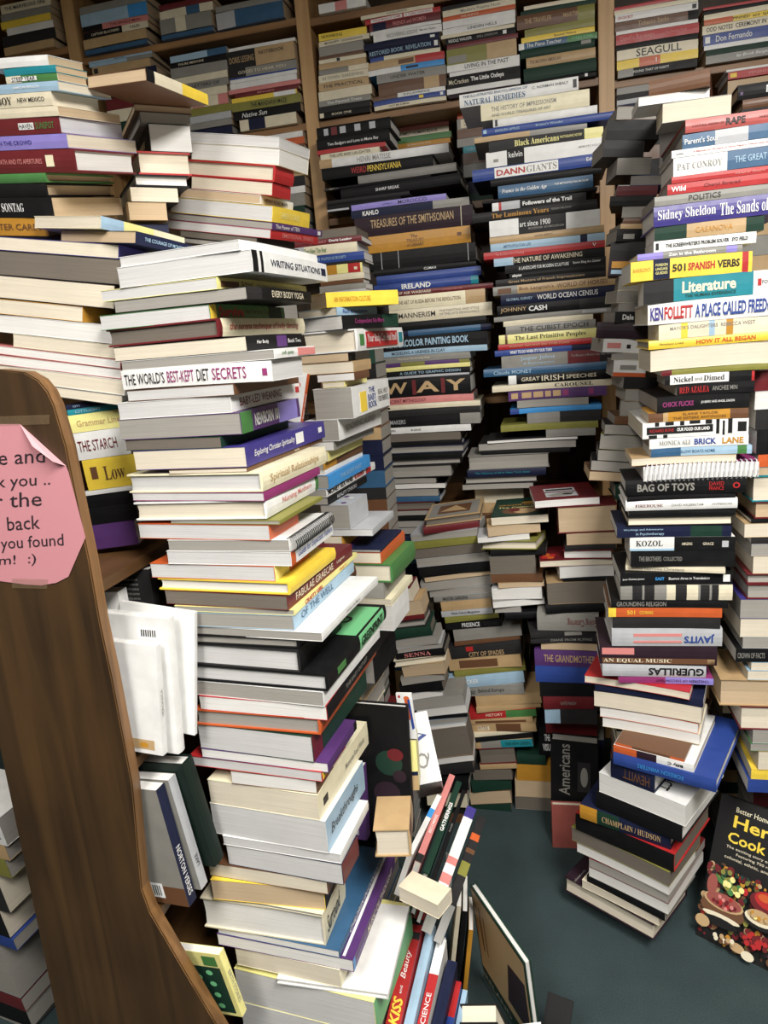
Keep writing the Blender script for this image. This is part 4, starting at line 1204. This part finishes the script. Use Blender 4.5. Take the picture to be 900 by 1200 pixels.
TAPE, n, l, b = nmat('clear_tape'); b.inputs['Base Color'].default_value = lin((150,128,100)); b.inputs['Alpha'].default_value = .13; b.inputs['Roughness'].default_value = .25
for q in ([(-30,489),(58,486),(58,497),(-30,500)], [(14,678),(56,679),(55,690),(14,689)]):
    pp = [at(x, y, NY-.0009) for x, y in q]
    link('tape_strip', pydata('tape_strip', [p-v[10] for p in pp]+[p+Vector((0, .0003, 0))-v[10] for p in pp], [(0, 1, 2, 3), (7, 6, 5, 4), (0, 4, 5, 1), (1, 5, 6, 2), (2, 6, 7, 3), (3, 7, 4, 0)]), TAPE, nt)

# ------------------------------------------------------------------ single books placed by their spine or corner
def place(b, P, X, Y, anchor):
    X = X.normalized(); Y = (Y-X*Y.dot(X)).normalized(); Z_ = X.cross(Y)
    b.matrix_world = Matrix.Translation(P) @ Matrix((X, Y, Z_)).transposed().to_4x4() @ Matrix.Translation(-Vector(anchor))
    return b
def solid(b, L, W, T):
    M = b.matrix_basis; SOLID.append((np.array(M @ Vector((0, W/2, T/2))), np.array([M.col[k].xyz for k in range(3)]), np.array([L, W, T])/2))
def spine_book(lab, p0, p1, T, W, out, cov, hard=False, pg='w', group=None, texts='', **kw):
    a, b_ = at(*p0), at(*p1); X = b_-a; L = X.length
    bk = book(L, W, T, hard, cov, pg, texts=parse_texts(texts, cov) if texts else (), **kw)
    place(bk, a, X, -Vector(out), (-L/2, 0, T/2)); tag(bk, lab, 'book', group); bk['dims'] = (L, W, T); solid(bk, L, W, T); return bk
def stand(lab, pc, h, w, T, cov, yaw=0, lean=0, pitch=0, spine='r', hard=False, pg='w', group=None, texts='', P=None, **kw):
    """upright book, near lower corner on the spine side at pc; cover towards the viewer"""
    P = P or at(*pc); az = math.atan2(P.y, P.x); av = Vector((math.cos(az), math.sin(az), 0)); ah = Vector((math.sin(az), -math.cos(az), 0))
    R = Matrix.Rotation(math.radians(lean), 3, av) @ Matrix.Rotation(math.radians(-pitch), 3, ah) @ Matrix.Rotation(math.radians(yaw), 3, 'Z')
    D, N, U = R @ Vector((1, 0, 0)), R @ Vector((0, 1, 0)), R @ Vector((0, 0, 1))
    bk = book(h, w, T, hard, cov, pg, texts=parse_texts(texts, cov) if texts else (), **kw)
    if spine == 'r': place(bk, P, U, -D, (-h/2, 0, T))
    elif spine == 'l': place(bk, P, -U, D, (h/2, 0, T))
    else: place(bk, P, U, N, (-h/2, 0, T))
    tag(bk, lab, 'book', group); bk['dims'] = (h, w, T); solid(bk, h, w, T); return bk
def prints(bk, shapes, z=None, dims=None, side=1):
    """flat print on the cover: ('r', x0, x1, y0, y1, colour) or ('e', cx, cy, rx, ry, colour), fractions of length and width"""
    cov = [c for c in bk.children if c.name.startswith('cover')][0]; L, W, T = dims or bk['dims']
    v, f, mi, mats, cols = [], [], [], [], []
    for i, s in enumerate(shapes):
        c = s[-1]
        if c not in cols: cols.append(c); mats.append(c if not isinstance(c, str) else ink(c))
        zz = (T+.0004+.00008*i) if side > 0 else -.0004-.00008*i
        if s[0] == 'r': q = [(s[1], s[3]), (s[2], s[3]), (s[2], s[4]), (s[1], s[4])]
        elif s[0] == 'p': q = s[1]
        else: q = [(s[1]+s[3]*math.cos(k*math.pi/8), s[2]+s[4]*math.sin(k*math.pi/8)) for k in range(16)]
        k0 = len(v); v += [((x-.5)*L, y*W, zz) for x, y in q]; f.append(tuple(range(k0, len(v)))); mi.append(cols.index(c))
    me = pydata('cover_print', v, f); link('cover_print', me, mats, cov); me.polygons.foreach_set('material_index', mi)
def cover_text(bk, txt, col, cx, cy, wd, ht, xdir, dims=None, bold=.01, side=1, am=1.35):
    """lettering on the cover, centred at (cx, cy) fractions; xdir: reading direction in the book's own (x, y)"""
    cov = [c for c in bk.children if c.name.startswith('cover')][0]; L, W, T = dims or bk['dims']
    zz = T+.0012 if side > 0 else -.0012
    ud = (-xdir[1], xdir[0]) if side > 0 else (xdir[1], -xdir[0])
    text_obj(txt, col, wd, ht, lambda x, z: ((cx-.5)*L+xdir[0]*x+ud[0]*z, cy*W+xdir[1]*x+ud[1]*z, zz), cov, bold, amax=am)
def root(sid, i): it = STACKS[sid][i]; return it['o'], (it['L'], it['W'], it['T'])

# art on covers seen from above
o, d = root('G4', 0); prints(o, [('r', .02, .98, .02, .98, 'dg'), ('e', .5, .72, .33, .2, 'br'), ('e', .42, .75, .2, .13, 'tn'), ('e', .6, .7, .1, .08, 'mr'), ('e', .3, .3, .2, .06, 'gd')], dims=d)
cover_text(o, 'GRAHAM GREENE', 'gd', .5, .42, .12, .014, (-1, 0), d); cover_text(o, 'The Comedians', 'py', .5, .55, .12, .014, (-1, 0), d)
o, d = root('G5', 0); prints(o, [('r', .3, .8, .3, .52, 'sv'), ('r', .33, .77, .36, .46, 'dk'), ('r', .3, .8, .58, .85, 'sv'), ('p', [(.32, .62), (.55, .6), (.78, .72), (.7, .82), (.4, .8)], 'gy'), ('e', .45, .7, .08, .05, 'dk')], dims=d)
o, d = root('G5', 5); prints(o, [('e', .9, .6, .06, .12, 'og'), ('e', .85, .8, .06, .1, 'og'), ('e', .93, .8, .05, .1, 'rd'), ('e', .8, .65, .04, .1, 'rd')], dims=d)
o, d = root('G3', 0); prints(o, [('r', .05, .95, .1, .95, 'gy'), ('r', .2, .8, .25, .8, 'br'), ('p', [(.25, .7), (.5, .3), (.75, .65)], 'tn')], dims=d)
o, d = root('HL', 4); cover_text(o, 'CONFLICT', 'bk', .32, .6, .13, .03, (.0, 1), d); prints(o, [('r', .1, .55, .1, .35, 'tn'), ('r', .15, .45, .12, .25, 'dk')], dims=d)
o, d = root('HL', 14)
for k in range(9): cover_text(o, ('collected works', 'vol and notes', 'selected pages')[k % 3], 'gy', .88-.085*k if k < 5 else .8-.085*k, .86-.01*k, .05, .006, (0, -1), d)
o, d = root('A', 30); prints(o, [('r', .5, .95, .02, .6, 'gr'), ('r', .55, .9, .3, .55, 'tl')], dims=d); cover_text(o, 'GR', 'bk', .72, .25, .05, .03, (0, 1), d, .03)
o, d = root('A', 43); prints(o, [('r', .02, .98, .1, .98, 'yl')], dims=d)
o, d = root('A', 47); prints(o, [('r', .02, .98, .06, .08, 'wh'), ('r', .02, .5, .12, .95, 'sk')], dims=d)
o, d = root('A', 50); prints(o, [('r', .0, .6, .2, .98, 'py'), ('r', .1, .25, .1, .9, 'yl')], dims=d)
o, d = root('A', 39); cover_text(o, 'Stories for Every Reader', 'gy', .15, .5, .05, .008, (0, 1), d)
o, d = root('A2', 17); prints(o, [('e', .2+.13*k, .3+.25*(k % 3), .06, .1, ('pu', 'lb', 'mg', 'wh')[k % 4]) for k in range(6)], dims=d)
o, d = root('A2', 18); prints(o, [('e', .15+.09*k, .6+.12*(k % 3), .05, .06, ('mg', 'wh', 'pu', 'sb')[k % 4]) for k in range(8)], dims=d)
o, d = root('A2', 20); prints(o, [('r', .1, .7, .7, .9, 'ig')], dims=d)
# spiral bindings
def spiral(sid, i, mat, nr):
    o, (L, W, T) = root(sid, i); v, f = [], []; R_ = T*.62; sg = 10
    for k in range(nr):
        x = (-.47+.94*k/(nr-1))*L
        for a in range(sg):
            for (dx, dr) in ((-.0012, 0), (.0012, 0), (0, .0012)): v.append((x+dx, -.001+(R_+dr)*math.cos(2*math.pi*a/sg)*.9, T/2+(R_+dr)*math.sin(2*math.pi*a/sg)))
        b0 = k*sg*3
        for a in range(sg):
            for q in range(3): f.append((b0+a*3+q, b0+a*3+(q+1) % 3, b0+((a+1) % sg)*3+(q+1) % 3, b0+((a+1) % sg)*3+q))
    link('spiral_binding', pydata('spiral_binding', v, f), mat, o)
o, d = root('H', [i for i, it in enumerate(STACKS['H']) if 'magenta' in it['o']['label']][0]); prints(o, [('r', .0, 1, .04, 1, 'mg')], dims=d)
spiral('A', 20, plain('black_wire', (18,18,20), .35), 26)
spiral('H', [i for i, it in enumerate(STACKS['H']) if 'magenta' in it['o']['label']][0], plain('white_wire', (215,215,220), .35), 24)

# ------------------------------------------------------------------ upright books inside the near bookcase
g = 'upright books in the near bookcase'
bk = stand('white paperback with blank back cover and yellow sticker, leaning in the near bookcase', (191, 886, .848), .174, .13, .013, 'wh', -4, 5, .5, group=g, texts='VERONICA~gy~.4~.35~.6'); prints(bk, [('r', .04, .13, .1, .42, 'tn'), ('e', .08, .24, .025, .06, 'gd')])
bk = stand('taller white hardback with a barcode, behind the blank white paperback', (209, 884, .870), .218, .15, .018, 'wh', -4, 4, .5, hard=True, group=g); prints(bk, [('r', .84, .93, .12, .34, 'lt'), *[('r', .86, .91, .14+.025*k, .155+.025*k, 'dk') for k in range(7)]])
stand('plain white booklet tucked against the tall white hardback', (228, 862, .896), .2, .13, .008, 'wh', -4, 8, 0, group=g)
ZB = at(191, 886, .848).z-.012
q1, q2 = at(139, 700, .925), at(178, 690, .965)
stand('small white box-like book with red print, at the shelf back', None, sz1-.045-ZB, .09, .024, 'wh', 0, 0, 0, group=g, P=Vector((q1.x, .925, ZB)))
bk = stand('grey paperback with small print, standing at the shelf back', None, sz1-.022-ZB, .1, .018, 'dk', 0, 0, 0, group=g, P=Vector((q2.x, .965, ZB)))
for k in range(6): cover_text(bk, 'a note on the text and its sources', 'gy', .94-.03*k, .5, .055, .005, (0, -1))
bk = stand('mottled brown paperback with barcode and navy spine, slumped in the near bookcase', (222, 1063, .846), .215, .14, .020, 'gy', -8, -5, 1, group=g, bands=((0, 1, 'nv'),), texts='NORTON VERSES~wh~.5~.5~.92', flip=True)
prints(bk, [('r', .0, .16, .0, 1, 'br'), ('r', .05, .18, .3, .8, 'lt'), *[('r', .07, .16, .34+.03*k, .355+.03*k, 'dk') for k in range(6)], *[('r', .07, .16, .58+.03*k, .595+.03*k, 'dk') for k in range(6)]])
cover_text(bk, 'that still', 'dk', .55, .55, .08, .02, (1, 0))
stand('grey green paperback beside the mottled brown one', (236, 1043, .868), .205, .14, .018, 'gy', -8, -6, 1, group=g, bands=((0, 1, 'sv'),), texts='LAKE~bk~.4~.2~.3')
stand('very dark green hardback beside the grey green paperback', (252, 1016, .888), .195, .14, .026, 'vg', -8, -7, 0, hard=True, group=g)
bk = stand('green patterned paperback with pale yellow border at the flared foot', (284, 1192, .852), .13, .11, .014, 'py', -8, -9, 2, group=g, texts='BIRTH STORIES~gy~.5~.3~.8', flip=True)
prints(bk, [('r', .05, .78, .08, .9, 'dg'), ('r', .8, .95, .1, .35, 'gn'), *[('e', .15+.09*k, .3+.22*(k % 2), .04, .06, 'gr') for k in range(7)]])

# ------------------------------------------------------------------ loose books to the right of the near left pile
g = 'loose books between the near pile and the carpet'
bk = stand('large glossy black book with dim red flowers, standing behind the near left pile', (484, 976, 1.12), .252, .13, .016, 'bk', -4, 1.5, 3, hard=True, group=g)
prints(bk, [('e', .3, .35, .1, .2, 'pl'), ('e', .2, .2, .08, .12, 'mr'), ('e', .55, .3, .1, .2, 'dg'), ('e', .62, .2, .05, .12, 'mr'), ('e', .45, .15, .05, .1, 'pl')])
bk = stand('purple paperback with upside down white capitals, standing beside the cream pile books', (430, 985, 1.09), .145, .11, .022, 'pu', -4, 2, 4, group=g)
cover_text(bk, 'H', 'wh', .3, .22, .016, .03, (0, -1), bold=.03); cover_text(bk, 'TE', 'wh', .6, .2, .02, .014, (0, -1), bold=.03); cover_text(bk, 'THE', 'wh', .1, .22, .02, .008, (0, -1), bold=.03)
bk = spine_book('thick white hardback with pale monogram letters, leaning back on its tail', (502, 918, 1.215), (485, 836, 1.31), .055, .15, (.12, -.75, .65), 'wh', True, 'k', g, 'Q~gy~.5~.2~.42~.5;V~bl~.5~.55~.75~.45~s')
bk = stand('white toothbrush leaflet standing in front of the thick white hardback', (489, 866, 1.15), .09, .03, .004, 'wh', -6, -3, 4, group=g)
prints(bk, [('p', [(.2, .22), (.24, .06), (.88, .16), (.86, .32)], 'bl'), ('p', [(.4, .4), (.45, .22), (.9, .32), (.88, .5)], 'og'), ('e', .9, .35, .04, .18, 'og'), ('e', .93, .8, .03, .08, 'rd')])
spine_book('slim cream book with navy and tan bands, standing before the thick white hardback', (486, 926, 1.14), (482, 868, 1.15), .017, .05, (.1, -.9, .1), 'py', False, 'c', g, bands=((0, .3, 'tn'), (.3, .38, 'nv')))
bk = stand('white paperback with peach flowers and orange spine, propped behind the Newborn book', (352, 496, 1.208), .088, .055, .012, 'wh', -6, 14, 0, group=g, bands=((0, 1, 'og'),), texts='BABY PROOF~wh~.5~.1~.6')
prints(bk, [('e', .75+.12*(k % 2), .25+.2*k, .06, .09, 'pk') for k in range(4)]+[('e', .55, .5+.25*k, .06, .09, 'pk') for k in range(2)])
UPR = (.25, -.42, .87)
def sp(lab, p0, p1, T, cov, texts='', hard=False, W=.12, out=UPR, pg='w', **kw): return spine_book(lab, p0, p1, T, W, out, cov, hard, pg, g, texts, **kw)
sp('white book with a blue tail band, spine up behind the salmon one', (481, 1000, 1.085), (515, 932, 1.24), .010, 'wh', bands=((.6, .75, 'sk'),))
sp('salmon book lying spine up below the thick white hardback', (490, 1010, 1.085), (530, 908, 1.32), .0125, 'pk', 'BECOMING~wh~.4~.2~.6', bands=((0, .08, 'dk'),))
sp('dark green book lettered Gatherings, spine up', (499, 1023, 1.085), (538, 916, 1.335), .0125, 'dg', 'GATHERINGS~wh~.6~.3~.85~.5~b', hard=True)
sp('thin black book, spine up beside the dark green one', (506, 1033, 1.09), (544, 926, 1.33), .008, 'bk', 'PEONIES~gy~.4~.4~.7')
sp('white book with purple head and red splashes, spine up', (516, 1046, 1.09), (553, 946, 1.31), .020, 'wh', bands=((.86, 1, 'ig'), (.1, .2, 'pk'), (.3, .38, 'pk')))
sp('large dark book with mossy mottling, lying spine up beside the carpet', (529, 1060, 1.10), (565, 957, 1.32), .018, 'dk', bands=((.3, .45, 'ol'), (.55, .6, 'br'), (.7, .78, 'og')))
stack('L1', 'heap below the glossy black book', (492, 1050, 1.02), -24, 1050, '''
1066 468 514 bP cr p=c w=4.5 lab=pale_paperback_lying_pages_outward_above_the_dark_gap
''')
stack('L2', 'heap below the glossy black book', (465, 1000, 1.0), 8, 972, '''
1004 440 482 rH tn w=9 p=c b=0-.5:br lab=tan_clothed_hardback_with_worn_brown_spine,_wedged_below_the_glossy_black_book
''')
build_stacks()
UPT = (.1, -.97, .1)
sp('white and navy spined book standing below the pale paperback', (517, 1112, 1.215), (525, 1040, 1.215), .014, 'wh', 'DI~nv~.6~.2~.4', bands=((.2, .45, 'sb'),), W=.1, out=UPT)
sp('tall cream edged book standing by the carpet', (527, 1165, 1.22), (538, 1062, 1.22), .009, 'cr', W=.1, out=UPT)
sp('tall black book standing by the carpet', (534, 1172, 1.22), (545, 1068, 1.22), .01, 'bk', W=.1, out=UPT)
sp('mustard spined book standing between the black book and the green one', (543, 1182, 1.215), (552, 1090, 1.215), .009, 'gd', W=.09, out=UPT)
# row of spines at the foot of the near pile
FT = (.0, -.5, .87)
sp('red book lettered Beauty at the pile foot', (459, 1206, .95), (494, 1054, 1.19), .026, 'rd', 'KISS~yl~.7~.02~.22~.5~bi;and~wh~.2~.24~.3;Beauty~wh~.5~.32~.6~.5~i', W=.1, out=FT, bands=((.66, .72, 'dk'), (.78, .83, 'dk')))
sp('light blue book at the pile foot, beside the red one', (477, 1208, .96), (506, 1084, 1.16), .017, 'lb', W=.1, out=FT)
sp('red edged white book lettered Science at the pile foot', (492, 1212, .97), (518, 1100, 1.15), .018, 'wh', 'SCIENCE~wh~.5~.05~.4', bands=((0, .6, 'rd'),), W=.1, out=FT)
sp('navy book with tiny white dots at the pile foot', (508, 1218, .98), (530, 1126, 1.13), .020, 'nv', W=.1, out=FT)
sp('blue and red spined book at the pile foot', (522, 1222, 1.0), (537, 1150, 1.12), .013, 'bl', W=.1, bands=((.4, 1, 'rd'),), out=FT)
sp('pale mint spined book at the pile foot', (532, 1226, 1.01), (545, 1160, 1.12), .010, 'lb', W=.1, out=FT)
# propped atlas and the books at the lower edge
Bp, Cp = atz(574, 1142, .03), atz(638, 1246, .03); Ap = at(557, 1032, Bp.y-.01)
Lb, Wb, Tb = (Cp-Bp).length, (Ap-Bp).length, .014
bk = book(Lb, Wb, Tb, True, 'dg', 'w'); place(bk, Bp, Cp-Bp, Ap-Bp, (-Lb/2, 0, 0)); tag(bk, 'dark green hardback lettered Ireland, propped upright on the carpet', 'book', g); bk['dims'] = (Lb, Wb, Tb); solid(bk, Lb, Wb, Tb)
for sd in (-1, 1):
    prints(bk, [('r', .02, .98, .16, .97, 'tn'), ('p', [(.55, .25), (.95, .25), (.95, .75), (.65, .7)], 'pl'), ('r', .12, .15, .4, .85, 'br'), ('r', .2, .22, .4, .8, 'br')], side=sd)
    cover_text(bk, 'IRELAND', 'gy', .3, .08, .13, .016, (1, 0), side=sd)
spine_book('black hardback with cream pages standing at the lower edge', (558, 1222, 1.0), (600, 1222, 1.0), .03, .12, (0, .35, -.93), 'bk', True, 'c', g)
spine_book('white paperback standing on end by the carpet edge', (606, 1250, 1.02), (640, 1246, 1.03), .022, .13, (0, .3, -.95), 'wh', False, 'w', g)
stand('thin black booklet lying open on the carpet at the lower edge', (666, 1216, 1.1), .06, .05, .004, 'bk', -20, 15, 40, group=g)

# ------------------------------------------------------------------ books leaning around the carpet
g = 'books standing on the carpet'
Pb = atz(690, 990, 0)+Vector((-.035, .02, 0))
bk = stand('tall black book lettered Americans, standing behind the red one', None, .30, .125, .038, 'bk', -6, 1, 2, 'r', True, 'g', g, P=Vector((atz(700, 990, 0).x, 1.765, 0)), flip=False)
cover_text(bk, 'Americans', 'gy', .71, .7, .155, .03, (1, 0), bold=.01)
prints(bk, [('r', .08, .4, .12, .4, 'dk'), ('r', .5, .8, .15, .42, 'dk'), ('e', .25, .25, .1, .1, 'gy'), ('e', .65, .28, .1, .08, 'gy')])
stand('small plain red hardback standing on the carpet before the black one', None, 1.28e-1, .105, .02, 'ds', 2, 0, 5, 'l', True, 'c', g, P=atz(648, 993, 0))
BL = atz(815, 1095, 0); BR = atz(900, 1138, 0); e = (BR-BL).normalized(); dr_ = ray(846, 930)
tt = (BL-CAM).dot(e)/dr_.dot(e); TL = CAM+dr_*tt; up = TL-BL; hh = up.length; up.normalize()
W_ = .225; cb = book(hh, W_, .026, True, 'bk', 'c'); place(cb, BL, -up, e, (hh/2, 0, .026)); tag(cb, 'heritage cook book hardback with fruit and cakes on its dark cover, leaning on the piles', 'book', g); cb['dims'] = (hh, W_, .026); solid(cb, hh, W_, .026)
RED, TANC = 'rd', 'tn'
sh = [('r', .0, 1, .0, 1, 'bk')]
rnd = random.Random(5)
for k in range(260):
    yy = rnd.uniform(.02, .98); xx = rnd.uniform(.47, .975); s = rnd.uniform(.008, .026)
    sh.append(('e', xx, yy, s, s*rnd.uniform(.9, 1.6), rnd.choice(['mr', 'br', 'mr', 'pl', 'ol', 'dg', 'tn', 'br', 'rd', 'gd', 'bk', 'bk'])))
def cluster(cx, cy, rx, ry, cols, n, s):
    for k in range(n):
        a = rnd.uniform(0, 6.28); q = math.sqrt(rnd.random()); sh.append(('e', cx+rx*q*math.cos(a), cy+ry*q*math.sin(a), s, s*1.3, rnd.choice(cols)))
cluster(.52, .18, .05, .1, ['ol', 'gn', 'ol', 'dg'], 22, .018); cluster(.57, .3, .05, .09, ['ol', 'py', 'gn'], 16, .02); cluster(.5, .08, .04, .06, ['mr', 'pl'], 12, .016)
for e_ in [(.74, .23, .075, .21, 'br'), (.69, .23, .055, .19, 'tn'), (.685, .23, .05, .17, 'ds'), (.79, .23, .02, .18, 'cr'), (.825, .23, .03, .17, 'bk'), (.58, .62, .075, .17, 'mr'), (.56, .62, .055, .13, 'rd'), (.55, .58, .025, .06, 'og'), (.71, .58, .05, .16, 'bk'), (.69, .57, .045, .14, 'cr'), (.675, .57, .04, .12, 'tn'),
           (.86, .07, .04, .07, 'tn'), (.93, .42, .03, .07, 'tn'), (.95, .52, .03, .06, 'cr'), (.92, .88, .07, .12, 'iv'), (.92, .88, .035, .06, 'gd'), (.75, .86, .05, .1, 'ol'), (.62, .9, .07, .1, 'ds'), (.6, .1, .07, .05, 'ds')]: sh.append(('e', *e_[:4], e_[4]))
cluster(.685, .23, .04, .14, ['rd', 'mr', 'pk'], 18, .013); cluster(.83, .56, .05, .12, ['mr', 'rd', 'mr'], 26, .018); cluster(.67, .57, .025, .08, ['gd', 'tn', 'py'], 10, .014); cluster(.91, .3, .03, .1, ['tn', 'br', 'cr'], 12, .016); cluster(.48, .5, .015, .3, ['gd', 'dg', 'dg'], 26, .009)
prints(cb, sh)
cover_text(cb, 'Better Homes and Gardens', 'iv', .07, .5, .15, .012, (0, 1), bold=.004)
cover_text(cb, 'Heritage', 'yl', .165, .54, .17, .036, (0, 1), bold=.02); cover_text(cb, 'Cook Book', 'yl', .265, .5, .165, .024, (0, 1), bold=.02)
for k, s in enumerate(('The exciting story of food in America', 'Featuring 700 recipes from', 'colonial, ethnic, and modern times')): cover_text(cb, s, 'cr', .335+.035*k, .5, .165, .0075, (0, 1), bold=.004)


feet()
